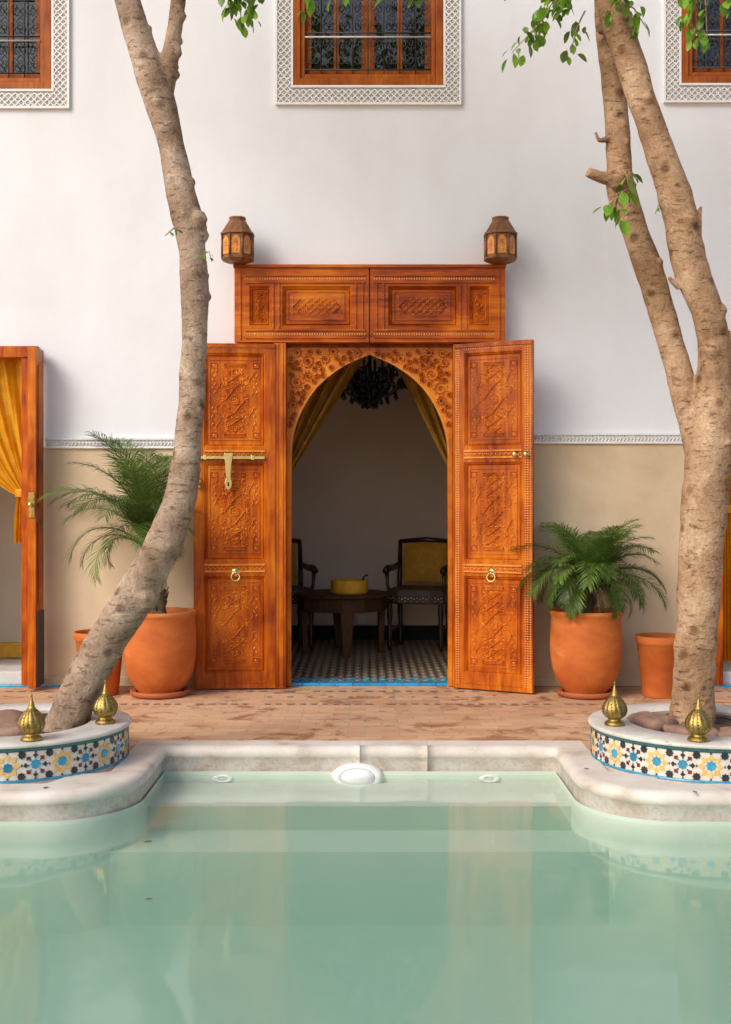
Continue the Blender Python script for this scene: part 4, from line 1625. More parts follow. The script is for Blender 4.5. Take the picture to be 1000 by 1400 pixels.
# chandelier
ch = thing('chandelier', 'black chandelier with curled arms and drops hanging under the arch apex', 'chandelier', (0.035, 9.75, 2.14))
mb = MB()
mb.lathe([(0, 0.0), (0.012, 0.01), (0.006, 0.03), (0.03, 0.05), (0.055, 0.09), (0.04, 0.13), (0.018, 0.16), (0.03, 0.22), (0.05, 0.26), (0.02, 0.31), (0.014, 0.40), (0.012, 1.07)], 16)
mb.build('stem', M['black'], ch)
dm = MB()
dm.lathe([(0, 0), (0.018, 0.022), (0.007, 0.05), (0.003, 0.066)], 6, s=False)
drop = dm.mesh('drop', M['black'])
for ring_i, (nA, rA, zA) in enumerate(((10, 0.29, 0.16), (8, 0.20, 0.25), (6, 0.11, 0.12))):
    for k in range(nA):
        a = 2 * PI * k / nA + 0.25 + ring_i * .3
        mb = MB()
        pts = []
        for t in range(11):
            u = t / 10
            pts.append((0.03 + u * (rA - 0.03), 0, zA - 0.06 * math.sin(u * PI * 1.1) + 0.05 * u * u))
        mb.tube(pts, 0.012, 6)
        e = pts[-1]
        mb.lathe([(0.0, -0.012), (0.018, -0.006), (0.040, 0.006), (0.042, 0.012), (0.02, 0.010)], 12, c=e)
        mb.lathe([(0.012, 0.008), (0.012, 0.08), (0.016, 0.085), (0.010, 0.11), (0.0, 0.13)], 8, c=e)
        arm = mb.build('arm', M['black'], ch, (0, 0, 0), (0, 0, a))
        for j in range(4):
            an = j * PI / 2
            inst(drop, 'drop', arm, (e[0] + 0.036 * math.cos(an), 0.036 * math.sin(an), e[2] - 0.062))
        inst(drop, 'drop', arm, (rA * .55, 0, zA - 0.125))
        inst(drop, 'drop', arm, (rA * .8, 0, zA - 0.09), (0, 0, 0), (1.2, 1.2, 1.2))


# curtains
def curtain(name, label, top_a, top_b, tie, tail, Y, folds, amp, seed, sag=0.10, cm='curtain'):
    """gathered cloth from a rail (top_a inner .. top_b outer) swept to a tie, then hanging as a tail"""
    q = random.Random(seed)
    nu, nv = 72, 30
    vs, fs = [], []
    for j in range(nv + 1):
        v = j / nv
        for i in range(nu + 1):
            u = i / nu
            tx = top_a[0] + (top_b[0] - top_a[0]) * u
            tz = top_a[1] + (top_b[1] - top_a[1]) * u
            bx = tie[0] + (u - .5) * 0.10 * (1 if top_b[0] > top_a[0] else -1)
            bz = tie[1] + (0.5 - u) * -0.05
            s_ = v
            x = tx + (bx - tx) * s_
            z = tz + (bz - tz) * s_ - sag * math.sin(PI * v) * (1 - u)
            y = Y + amp * (1 - 0.55 * v) * math.sin(u * folds * 2 * PI + 0.9 * math.sin(3 * v + seed)) + 0.25 * amp * math.sin(u * folds * 5.1 * PI + 2 * v)
            vs.append((x, y, z))
    for j in range(nv):
        for i in range(nu):
            a = j * (nu + 1) + i
            fs.append((a, a + 1, a + nu + 2, a + nu + 1))
    t = thing(name, label, 'curtain', (tie[0], Y, tail))
    mb = MB()
    loc = Vector((tie[0], Y, tail))
    mb.add([Vector(v) - loc for v in vs], fs, 0, True)
    mb.build('swag', M[cm], t)
    vs, fs = [], []
    for j in range(nv + 1):
        v = j / nv
        for i in range(nu + 1):
            u = i / nu
            w_ = 0.10 + 0.05 * math.sin(min(1, v * 1.3) * PI / 2)
            x = tie[0] + (u - .5) * w_
            z = tie[1] + 0.02 - (tie[1] - tail + .02) * v
            y = Y + (0.4 + .6 * v) * amp * math.sin(u * folds * 2 * PI)
            vs.append((x, y, z))
    for j in range(nv):
        for i in range(nu):
            a = j * (nu + 1) + i
            fs.append((a, a + 1, a + nu + 2, a + nu + 1))
    mb = MB()
    mb.add([Vector(v) - loc for v in vs], fs, 0, True)
    mb.build('tail', M[cm], t)
    mb = MB()
    mb.lathe([(0.062, -0.03), (0.068, 0.0), (0.062, 0.03)], 20, c=(0, 0, tie[1] - tail))
    mb.build('tieback', M[cm], t)
    return t


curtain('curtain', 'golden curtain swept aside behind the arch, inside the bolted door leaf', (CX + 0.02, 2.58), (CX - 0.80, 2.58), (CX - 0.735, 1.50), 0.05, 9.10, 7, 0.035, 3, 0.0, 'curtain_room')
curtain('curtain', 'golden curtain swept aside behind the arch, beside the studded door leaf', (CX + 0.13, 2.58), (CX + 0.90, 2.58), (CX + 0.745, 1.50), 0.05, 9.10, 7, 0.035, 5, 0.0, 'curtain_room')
curtain('curtain', 'bright golden curtain tied to the jamb of the side doorway with black kick plate', (-3.35, 2.46), (-2.50, 2.46), (-2.545, 1.42), 1.05, 8.62, 6, 0.03, 8, 0.20)
curtain('curtain', 'golden curtain in the side doorway beyond the forked tree', (3.3, 2.46), (2.65, 2.46), (2.72, 1.3), 0.15, 8.74, 6, 0.03, 9, 0.16)


# ------------------------------------------------------------------ wall lanterns
def wall_lantern(label, x):
    t = thing('wall_lantern', label, 'lantern', (x, WALL - 0.20, 3.072), 0)
    n8, a0 = 8, PI / 8
    ap = 0.118
    mb = MB()
    mb.lathe([(0, 0), (0.085, 0.0), (0.122, 0.018), (0.124, 0.030), (0.112, 0.034)], n8, s=False, a0=a0)
    mb.build('base', M['lamp_metal'], t)
    mb = MB()
    mb.lathe([(0.112, 0.034), (0.112, 0.190)], n8, s=False, a0=a0)
    for k in range(8):
        a = a0 + k * PI / 4
        mb.tube([(0.116 * math.cos(a), 0.116 * math.sin(a), 0.03), (0.116 * math.cos(a), 0.116 * math.sin(a), 0.194)], 0.007, 6)
    mb.build('body', M['lamp_metal'], t)
    for k in range(8):
        a = k * PI / 4 + PI / 4
        mb = MB()
        mb.M = Matrix.Rotation(a + PI / 2, 4, 'Z')
        y = -0.112 * math.cos(PI / 8)
        w = 0.031
        pts = [(-w, 0.048), (w, 0.048), (w, 0.145), (w * .6, 0.166), (0, 0.180), (-w * .6, 0.166), (-w, 0.145)]
        vs = [(px_, y - 0.004, pz_) for px_, pz_ in pts] + [(px_, y + 0.001, pz_) for px_, pz_ in pts]
        kk = len(pts)
        mb.add(vs, [tuple(range(kk))] + [(i, kk + i, kk + (i + 1) % kk, (i + 1) % kk) for i in range(kk)])
        for z in (0.07, 0.095, 0.12, 0.145):
            mb.dome(0, z, y - .004, 0.007, 0.005)
            if z < .14:
                mb.petal(0, z + .004, y - .004, .02, .006, 0.6, .004)
                mb.petal(0, z + .004, y - .004, .02, .006, PI - 0.6, .004)
        mb.build('pane', M['amber'], t)
    mb = MB()
    mb.lathe([(0.112, 0.188), (0.127, 0.194), (0.127, 0.204), (0.117, 0.210), (0.060, 0.302), (0.060, 0.308)], n8, s=False, a0=a0)
    mb.build('hat', M['lamp_metal'], t)
    mb = MB()
    mb.lathe([(0.058, 0.306), (0.064, 0.310), (0.062, 0.322), (0.0, 0.326)], n8, s=False, a0=a0)
    mb.build('cap', M['lamp_metal'], t)
    mb = MB()
    mb.box(-0.012, 0.012, 0.10, 0.20, 0.22, 0.245)
    mb.box(-0.03, 0.03, 0.188, 0.20, 0.19, 0.28)
    mb.build('bracket', M['lamp_metal'], t)
    return t


wall_lantern('octagonal copper and amber lantern above the bolted leaf end of the portal', -0.918)
wall_lantern('octagonal copper and amber lantern above the studded leaf end of the portal', 0.968)


# ------------------------------------------------------------------ planters
def planter(label, c):
    t = thing('planter', label, 'planter', (c, CY, 0.034))
    RT = 0.570
    H0, H1 = 0.006, 0.160                  # local heights of the mosaic band and of the rim's underside
    mb = MB()
    mb.lathe([(RT, -0.033), (RT, H1)], 96)
    mb.lathe([(0.40, H1), (0.40, 0.0)], 64)
    mb.build('drum', M['white_tile'], t)
    mb = MB()
    prof = [(0.375, H1 - 0.004), (0.372, H1 + 0.012), (0.380, H1 + 0.020), (0.574, H1 + 0.020), (0.586, H1 + 0.014), (0.588, H1 + 0.006), (0.584, H1)]
    mb.lathe(prof, 96, s=True)
    mb.lathe([(0.584, H1), (0.375, H1 - 0.004)], 96)
    rim = mb.build('rim', M['rim'], t)
    b_ = rim.modifiers.new('edge', 'EDGE_SPLIT')
    b_.split_angle = R(50)
    mb = MB()
    mb.lathe([(RT + 0.0005, H1 - 0.020), (RT + 0.003, H1 - 0.020), (RT + 0.003, H1 - 0.0005)], 96)
    mb.build('top_band', M['green_tile'], t)
    mb = MB()
    mb.lathe([(RT + 0.004, -0.004), (RT + 0.004, 0.008), (RT + 0.0005, 0.008)], 96)
    mb.build('bottom_band', M['teal_tile'], t)
    nm = 28
    p = 2 * PI * RT / nm
    zc, Hm = 0.0745, 0.066                # centre and half height of the motif band

    def piece(poly, mb, m=0, d=0.0025, a=0.0):
        """a tile piece on the drum: poly in (along, up) around the cell centre"""
        k = len(poly)
        out = []
        for dd in (0.0006, d):
            ju = [(u + rnd.uniform(-.0009, .0009), v + rnd.uniform(-.0009, .0009)) for u, v in poly] if dd < .001 else ju
            for (u, v) in ju:
                an = a + u / RT
                out.append(((RT + dd) * math.cos(an), (RT + dd) * math.sin(an), zc + v))
        mb.add(out, [tuple(range(k, 2 * k))] + [(i, (i + 1) % k, k + (i + 1) % k, k + i) for i in range(k)], m)

    def star(r0, r1, n_, cx=0, cz=0):
        return [(cx + (r0 if i % 2 == 0 else r1) * math.cos(PI * i / n_ + PI / n_ / 2 * 0), cz + (r0 if i % 2 == 0 else r1) * math.sin(PI * i / n_)) for i in range(2 * n_)]
    sm = MB()
    piece(star(0.024, 0.0195, 8), sm, d=0.0035)
    sme = sm.mesh('star_tile', M['teal_tile'])
    cmb = MB()
    piece(star(0.0205, 0.0150, 8), cmb, d=0.0035)
    cme = cmb.mesh('corner_tile', M['black_tile'])
    petals = MB()
    for k in range(nm):
        a = 2 * PI * k / nm
        inst(sme, 'star_tile', t, (0, 0, rnd.uniform(-.0012, .0012)), (rnd.uniform(-.012, .012), rnd.uniform(-.012, .012), a + rnd.uniform(-.003, .003)))
        for sv in (-1, 1):
            inst(cme, 'corner_tile', t, (0, 0, sv * (Hm - 0.015) + rnd.uniform(-.001, .001)), (0, 0, a + PI / nm + rnd.uniform(-.003, .003)))
        for j in range(8):
            an = j * PI / 4
            ca, sa = math.cos(an), math.sin(an)
            def rot(u, v):
                return (u * ca - v * sa, u * sa + v * ca)
            if k % 2 == 0:
                piece([rot(0.0255, 0), rot(0.038, 0.0145), rot(0.060, 0.0), rot(0.038, -0.0145)], petals, 0, 0.0028, a)
            else:
                piece([rot(0.0265, 0), rot(0.033, 0.0060), rot(0.0395, 0), rot(0.033, -0.0060)], petals, 3, 0.0026, a)
                piece([rot(0.0345, 0), rot(0.0455, 0.0130), rot(0.0565, 0.0), rot(0.0455, -0.0130)], petals, 1 if j % 2 else 2, 0.003, a)
        for sv in (-1, 1):
            piece([(-.006, sv * Hm * .93), (0, sv * Hm * .84), (.006, sv * Hm * .93), (0, sv * Hm * 1.0)], petals, 1 if k % 2 else 2, 0.003, a)
            piece([(p / 2 - .005, 0), (p / 2, -.007), (p / 2 + .005, 0), (p / 2, .007)], petals, 3 if sv > 0 else 1, 0.003, a)
    o_ = petals.build('mosaic_pieces', [M['yellow_tile'], M['maroon_tile'], M['black_tile'], M['teal_tile']], t)
    o_['kind'] = 'stuff'
    # soil
    vs, fs = [(0, 0, 0.135)], []
    rings, seg = 10, 36
    for i in range(1, rings + 1):
        for j in range(seg):
            a = 2 * PI * j / seg
            r = 0.395 * i / rings
            vs.append((r * math.cos(a), r * math.sin(a), 0.138 + 0.016 * noise.noise(Vector((r * math.cos(a) * 9 + c, r * math.sin(a) * 9, 0)))))
    for j in range(seg):
        fs.append((0, 1 + j, 1 + (j + 1) % seg))
    for i in range(rings - 1):
        for j in range(seg):
            a, b = 1 + i * seg + j, 1 + i * seg + (j + 1) % seg
            fs.append((a, a + seg, b + seg, b))
    mb = MB()
    mb.add(vs, fs, 0, True)
    mb.build('soil', M['soil'], t)
    return t


planter('round planter of star mosaic around the single leaning tree', CL)
planter('round planter of star mosaic around the forked tree', CR)
RIMZ = 0.034 + 0.180


# rocks
def rock(label, x, y, z, sx, sy, sz, rz, seed):
    mb = MB()
    vs, fs = [], []
    nu, nv = 16, 9
    for j in range(nv + 1):
        ph = PI * j / nv
        for i in range(nu):
            a = 2 * PI * i / nu
            d = Vector((math.cos(a) * math.sin(ph), math.sin(a) * math.sin(ph), math.cos(ph)))
            e = 1 + 0.28 * noise.noise(d * 1.3 + Vector((seed * 3.1, 0, 0))) + 0.14 * noise.noise(d * 3.1 + Vector((0, seed * 2.3, 0)))
            # flattened, slabby
            zz = math.copysign(abs(d.z) ** 0.65, d.z)
            vs.append((d.x * e * sx * 1.15, d.y * e * sy * 1.15, zz * e * sz * 1.35))
    for j in range(nv):
        for i in range(nu):
            fs.append((j * nu + i, j * nu + (i + 1) % nu, (j + 1) * nu + (i + 1) % nu, (j + 1) * nu + i))
    mb.add([(v[0], v[1], v[2] + sz) for v in vs], fs, 0, True)
    o_ = mb.build('rock', M['rock'], None, (x, y, z), (rnd.uniform(-.08, .08), rnd.uniform(-.08, .08), rz))
    return tag(o_, label, 'rock')


SZ = 0.160
rock('flat pinkish rock in front of the forked trunk, behind the brass finials', CR - 0.10, CY - 0.17, SZ, 0.135, 0.085, 0.030, 0.1, 1)
rock('long flat rock beside the forked trunk, towards the potted palm', CR - 0.24, CY + 0.10, SZ, 0.125, 0.10, 0.034, 0.5, 2)
rock('small rounded rock between forked trunk and rim finial', CR + 0.11, CY - 0.22, SZ, 0.10, 0.07, 0.030, -0.3, 3)
rock('blocky rock beside the forked trunk, away from the portal', CR + 0.26, CY - 0.08, SZ, 0.13, 0.11, 0.042, 1.0, 4)
rock('broad flat rock behind the leaning trunk finial, low in the soil', CL - 0.03, CY - 0.14, SZ, 0.15, 0.09, 0.030, -0.2, 5)
rock('brown slab rock wedged behind the leaning trunk base', CL + 0.28, CY + 0.10, SZ, 0.10, 0.08, 0.030, 0.7, 6)
rock('dark split rock lying in the leaning tree planter beyond its finial', CL - 0.14, CY + 0.08, SZ, 0.15, 0.12, 0.040, 0.2, 7)


# brass finials
def finial(label, x, y):
    t = thing('brass_finial', label, 'finial', (x, y, RIMZ + 0.0005), rnd.uniform(0, 1), 'brass finials on the planter rims')
    mb = MB()
    mb.lathe([(0, 0), (0.050, 0.0), (0.052, 0.006), (0.048, 0.013), (0.044, 0.018), (0.036, 0.022), (0.031, 0.030), (0.034, 0.037)], 36)
    mb.build('base', M['brass'], t)
    mb = MB()
    prof = []
    for j in range(25):
        u = j / 24
        z = 0.034 + u * 0.118
        r = 0.033 + 0.0325 * math.sin(PI * min(1, u ** 0.80 * 1.0)) ** 0.85 - 0.016 * u ** 2.2
        prof.append((max(r, 0.012), z))
    n_ = 14
    mb.lathe(prof, 112, rf=lambda a, z: 1 + 0.055 * abs(math.cos(n_ / 2 * (a + (z - .08) * 2.0))) ** 0.7 - 0.03)
    body = mb.build('bulb', M['brass'], t)
    mb = MB()
    for k in range(n_):
        for j in range(7):
            z = 0.056 + j * 0.014
            r = None
            for (ra, za), (rb, zb__) in zip(prof, prof[1:]):
                if za <= z <= zb__:
                    r = ra + (rb - ra) * (z - za) / (zb__ - za)
            a = 2 * PI * (k + .5) / n_ - (z - .08) * 2.0
            d = Vector((math.cos(a), math.sin(a), 0))
            s_ = Vector((-d.y, d.x, 0))
            c_ = d * (r * 1.004) + Vector((0, 0, z))
            w_ = 0.0034
            mb.add([c_ - s_ * w_, c_ - Vector((0, 0, w_ * 1.3)), c_ + s_ * w_, c_ + Vector((0, 0, w_ * 1.3)), c_ + d * .0022],
                   [(0, 1, 4), (1, 2, 4), (2, 3, 4), (3, 0, 4)])
    o_ = mb.build('perforations', M['black'], body)
    o_['kind'] = 'stuff'
    mb = MB()
    mb.lathe([(0.019, 0.148), (0.021, 0.153), (0.014, 0.160), (0.015, 0.166), (0.010, 0.178), (0.006, 0.196), (0.0035, 0.212), (0.005, 0.216), (0.0, 0.224)], 20)
    mb.build('spire', M['brass'], t)
    return t


finial('brass bulb finial on the leaning tree planter, facing the pool', -1.597, 5.53)
finial('brass bulb finial on the leaning tree planter, towards the portal', -1.340, 5.955)
finial('brass bulb finial on the forked tree planter, towards the portal', 1.272, 5.905)
finial('brass bulb finial on the forked tree planter, facing the pool', 1.588, 5.515)


# ------------------------------------------------------------------ terracotta pots
def big_pot(label, x, y, r, h):
    t = thing('terracotta_pot', label, 'pot', (x, y, 0.0))
    mb = MB()
    mb.lathe([(0, 0.004), (r * .74, 0.004), (r * .80, 0.012), (r * .82, 0.040), (r * .78, 0.044), (r * .66, 0.034)], 56)
    mb.build('saucer', M['terra_dark'], t)
    prof = [(0, .03), (.57, .03), (.60, .06), (.70, .12), (.83, .20), (.93, .31), (.98, .44), (1.0, .58), (.998, .72), (.985, .85), (.972, .925),
            (.985, .935), (1.02, .955), (1.025, .975), (1.005, .995), (.96, 1.0), (.91, .99), (.89, .95), (.88, .88)]
    mb = MB()
    mb.lathe([(a * r, b * h) for a, b in prof], 64, rf=lambda a, z: 1 + 0.006 * math.sin(2 * a + z * 9) + 0.0028 * math.sin(z * 130 + math.sin(a)) + 0.004 * noise.noise(Vector((3 * math.cos(a), 3 * math.sin(a), z * 7))))
    mb.build('pot_body', M['terra'], t)
    mb = MB()
    mb.lathe([(0, .90 * h), (.5 * r, .905 * h), (.89 * r, .89 * h)], 40)
    mb.build('soil', M['soil'], t)
    return t


def small_pot(label, x, y, r, h):
    t = thing('terracotta_pot', label, 'pot', (x, y, 0.0))
    mb = MB()
    prof = [(0, .0), (.70, .0), (.72, .02), (.93, .86), (.955, .865), (.99, .88), (1.02, .93), (1.015, .985), (.99, 1.0), (.93, .99), (.90, .95), (.87, .80)]
    mb.lathe([(a * r, b * h) for a, b in prof], 56, rf=lambda a, z: 1 + 0.004 * math.sin(2 * a + z * 9))
    mb.build('pot_body', M['terra'], t)
    mb = MB()
    mb.lathe([(0, .84 * h), (.88 * r, .83 * h)], 40)
    mb.build('soil', M['soil'], t)
    return t


PLX, PLY = -1.44, 8.10
PRX, PRY = 1.54, 8.08
big_pot('large rounded terracotta pot on saucer holding the tall palm, behind the leaning trunk', PLX, PLY, 0.252, 0.595)
big_pot('large rounded terracotta pot on saucer holding the low bushy palm', PRX, PRY, 0.248, 0.600)
small_pot('tapered terracotta pot behind the leaning trunk, beside a bigger pot', -1.87, 8.14, 0.180, 0.445)
small_pot('tapered terracotta pot between the bushy palm pot and forked trunk', 2.045, 8.06, 0.160, 0.425)


# ------------------------------------------------------------------ palms
def frond_mesh(L, droop, seed, dry=False):
    """pinnate leaf along +X, starting upright-ish; arches under its weight"""
    q = random.Random(seed)
    mb = MB()
    n_ = 26
    pts = []
    el = R(62)
    p = Vector((0, 0, 0))
    for i in range(n_ + 1):
        u = i / n_
        pts.append(p.copy())
        ang = el - droop * (u ** 1.35)
        p = p + Vector((math.cos(ang), 0.05 * math.sin(seed + u * 2), math.sin(ang))) * (L / n_)
    mb.tube(pts, [0.0065 * (1 - .8 * i / n_) for i in range(n_ + 1)], 5)
    nl = 50
    for i in range(nl):
        u = 0.16 + 0.84 * i / (nl - 1)
        f = u * n_
        k = min(int(f), n_ - 1)
        a = pts[k].lerp(pts[k + 1], f - k)
        tan = (pts[k + 1] - pts[k]).normalized()
        side = Vector((0, 1, 0))
        up = tan.cross(side) * -1
        if up.z < 0:
            up = -up
        ln = L * (0.09 + 0.19 * math.sin(PI * min(1, u * .95 + .05)) ** 0.8) * q.uniform(.85, 1.1)
        for sg in (-1, 1):
            fw = q.uniform(.45, .75) + .5 * u
            d = (tan * fw + side * sg * (1.0 - .25 * u) + up * q.uniform(.02, .38)).normalized()
            w_ = 0.0033 * q.uniform(.8, 1.2)
            nn = d.cross(up).normalized() * w_
            m1 = a + d * ln * .5 + Vector((0, 0, -ln * .05))
            tip = a + d * ln + Vector((0, 0, -ln * q.uniform(.18, .42)))
            base = a
            vs = [base - nn * .5, base + nn * .5, m1 + nn, m1 - nn, tip]
            mb.add(vs, [(0, 1, 2, 3), (3, 2, 4)])
    return mb.mesh('frond', M['palm'] if not dry else M['dry_frond'])


def palm(label, x, y, z, stem_h, L, n_, lean, seed, tilt0=0.0, short=0.0):
    t = thing('palm_tree', label, 'palm', (x, y, z))
    q = random.Random(seed)
    mb = MB()
    pts = [(lean[0] * u * u, lean[1] * u * u, stem_h * u) for u in [k / 14 for k in range(15)]]
    mb.tube(pts, [0.050 - 0.018 * k / 14 + 0.012 * (k % 2) for k in range(15)], 14, rough=0.30, seed=seed)
    for k in range(44):
        u = q.uniform(0.05, 1)
        a = q.uniform(0, 2 * PI)
        c = Vector((lean[0] * u * u, lean[1] * u * u, stem_h * u))
        d = Vector((math.cos(a), math.sin(a), 0))
        mb.tube([c + d * .03, c + d * .055 + Vector((0, 0, .03)), c + d * .075 + Vector((0, 0, .075))], [.013, .009, .003], 5)
    mb.build('trunk', M['palm_stem'], t)
    meshes = [frond_mesh(L * q.uniform(.85, 1.05), R(dr), seed * 10 + i) for i, dr in enumerate((78, 100, 118, 132, 145, 66))]
    meshes.append(frond_mesh(L * .8, R(170), seed * 10 + 9, True))
    top = Vector((lean[0], lean[1], stem_h - .02))
    for k in range(n_):
        a = k * 2.39996 + q.uniform(-.25, .25)
        lvl = k / n_                          # young upright ones first, old hanging ones last
        mi = [5, 0, 1, 2, 3, 4][min(5, int(lvl * 6))]
        if k >= n_ - 3:
            mi = 6
        pitch = R(-20 + 62 * lvl + q.uniform(-9, 9)) + tilt0
        s_ = (0.72 + 0.34 * math.sin(PI * min(1, lvl + .15))) * q.uniform(.9, 1.08)
        s_ *= 1 - short * max(0.0, math.cos(a))
        inst(meshes[mi], 'frond', t, top + Vector((0, 0, -.05 * lvl)), (q.uniform(-.2, .2), pitch, a), (s_, s_, s_))
    return t


palm('tall feathery palm with fibrous stem, partly hidden by the leaning trunk', PLX, PLY, 0.53, 0.56, 0.92, 46, (-0.10, -0.02), 4, -0.26, 0.5)
palm('low bushy feathery palm beside the studded door leaf', PRX, PRY, 0.535, 0.27, 0.64, 60, (0.04, 0.0), 9, -0.02)


# ------------------------------------------------------------------ courtyard trees
def leaf_shape(L, W, fold=0.35, curl=0.15):
    mb = MB()
    st = [(0.0, 0.0), (0.14, 0.03), (0.35, 0.72), (0.6, 1.0), (0.82, 0.72), (1.0, 0.0)]
    vs = []
    for (u, w_) in st:
        z = -curl * L * u * u
        vs.append((u * L, 0, z))
        if 0 < w_:
            vs.append((u * L, W / 2 * w_, z + fold * W / 2 * w_))
            vs.append((u * L, -W / 2 * w_, z + fold * W / 2 * w_))
    # 0 | 1 2 3 | 4 5 6 | 7 8 9 | 10 11 12 | 13
    fs = [(0, 1, 2), (0, 3, 1)]
    for b in (1, 4, 7):
        fs += [(b, b + 3, b + 4, b + 1), (b, b + 2, b + 5, b + 3)]
    fs += [(10, 13, 11), (10, 12, 13)]
    mb.add(vs, fs, 0, True)
    return mb


LEAVES = [leaf_shape(0.100, 0.055, 0.30, 0.10), leaf_shape(0.088, 0.055, 0.40, 0.25), leaf_shape(0.108, 0.056, 0.2, 0.3)]
LEAF_ME = [l.mesh('leaf', M['leaf']) for l in LEAVES]


def smooth_path(P, step=0.02):
    """Catmull-Rom through (x, y, z, r) points"""
    P = [Vector(p) for p in P]
    out = []
    for i in range(len(P) - 1):
        p0, p1, p2, p3 = P[max(i - 1, 0)], P[i], P[i + 1], P[min(i + 2, len(P) - 1)]
        L = (Vector(p2[:3]) - Vector(p1[:3])).length
        k = max(2, int(L / step))
        for j in range(k):
            t = j / k
            out.append(0.5 * ((2 * p1) + (-p0 + p2) * t + (2 * p0 - 5 * p1 + 4 * p2 - p3) * t * t + (-p0 + 3 * p1 - 3 * p2 + p3) * t ** 3))
    out.append(P[-1])
    return [Vector(v[:3]) for v in out], [v[3] for v in out]


def px_path(rows, Y):
    """rows of (px, py, width px, dY) -> (x, y, z, r)"""
    out = []
    for (x, y, w_, dy) in rows:
        p = at(x, y, Y + dy)
        out.append((p.x, p.y, p.z, w_ * 0.90 * (Y + dy) / FPX / 2 - 0.003))
    return [Vector(v) for v in out]


def tree(label, limbs, base, mat, knots, crown_c, crown_r, n_leaves, sprigs, seed):
    t = thing('courtyard_tree', label, 'tree', base)
    bv = Vector(base)
    mb = MB()
    for i, L in enumerate(limbs):
        pts, rad = smooth_path(L)
        mb.tube([p - bv for p in pts], rad, 26, rough=0.10, seed=seed + i)
    qk = random.Random(seed + 50)
    for L in limbs[:2]:
        pts, rad = smooth_path(L)
        for k in range(26):
            i = qk.randrange(8, len(pts) - 8)
            t_ = (pts[i + 1] - pts[i - 1]).normalized()
            d = t_.cross(Vector((qk.uniform(-1, 1), -1.0, qk.uniform(-.3, .3)))).normalized()
            d = (Matrix.Rotation(qk.uniform(-1.5, 1.5), 3, t_) @ d)
            rr = qk.uniform(.012, .030)
            c_ = pts[i] + d * (rad[i] - rr * .25) - bv
            mb.lathe([(0, -rr), (rr * .7, -rr * .7), (rr, 0), (rr * .7, rr * .7), (0, rr)], 9, c=tuple(c_))
    for (p, r, sq) in knots:
        vs, fs = [], []
        mb.lathe([(0, -r), (r * .6, -r * .8), (r, 0), (r * .6, r * .8), (0, r)], 10, c=tuple(Vector(p) - bv))
    tr = mb.build('trunk', mat, t)
    rm = tr.modifiers.new('remesh', 'REMESH')
    rm.mode = 'VOXEL'
    rm.voxel_size = 0.0085
    rm.use_smooth_shade = True
    smo = tr.modifiers.new('smooth', 'SMOOTH')
    smo.factor = 0.5
    smo.iterations = 3
    # crown above the picture: twigs and leaves in clumps
    q = random.Random(seed)
    mb = MB()
    cl = []
    for (c, r) in zip(crown_c, crown_r):
        for k in range(int(16 * r)):
            while True:
                d = Vector((q.uniform(-1, 1), q.uniform(-1, 1), q.uniform(-.7, .7)))
                if d.length < 1:
                    break
            cl.append((Vector(c) + d * r, q.uniform(.16, .34), Vector(c)))
    per = max(1, n_leaves // max(1, len(cl)))
    tw = MB()
    for (c, r, cc) in cl:
        tw.tube([cc - bv, (cc.lerp(c, .5) + Vector((0, 0, .05))) - bv, c - bv], [0.016, 0.009, 0.004], 5)
        for k in range(per):
            d = Vector((q.gauss(0, .5), q.gauss(0, .5), q.gauss(0, .4))) * r * 1.5
            mb.M = Matrix.Translation(c + d - bv) @ Matrix.Rotation(q.uniform(0, 2 * PI), 4, 'Z') @ Matrix.Rotation(q.uniform(-.3, 1.2), 4, 'Y') @ Matrix.Rotation(q.uniform(-.7, .7), 4, 'X') @ Matrix.Scale(q.uniform(.8, 1.25), 4)
            l = q.choice(LEAVES)
            mb.add(l.v, l.f, 0, True)
    mb.M = None
    cr = mb.build('crown', M['leaf'], t)
    cr['kind'] = 'stuff'
    tw.build('twigs', mat, t)['kind'] = 'stuff'
    # sprigs the photograph shows leaf by leaf
    tw = MB()
    for (a, b, n_, spread, hang) in sprigs:
        a, b = Vector(a), Vector(b)
        mid = a.lerp(b, .5) + Vector((0, 0, 0.03))
        tw.tube([a - bv, mid - bv, b - bv], [0.005, 0.004, 0.002], 5)
        n_ = int(n_ * 1.5) if n_ > 5 else n_
        for k in range(n_):
            u = 0.15 + 0.85 * (k + .5) / n_
            p = (a.lerp(mid, u * 2) if u < .5 else mid.lerp(b, u * 2 - 1))
            p = p + Vector((q.uniform(-1, 1), q.uniform(-1, 1), q.uniform(-1, .6))) * spread
            rz = q.uniform(0, 2 * PI)
            ry = q.uniform(.1, .7) + hang
            s_ = q.uniform(.45, 1.0) * (0.42 if n_ <= 3 else 1)
            inst(q.choice(LEAF_ME), 'leaf', t, p - bv, (q.uniform(-.6, .6), ry, rz), (s_, s_, s_))
    if tw.v:
        tw.build('sprig_twigs', mat, t)['kind'] = 'stuff'
    return t


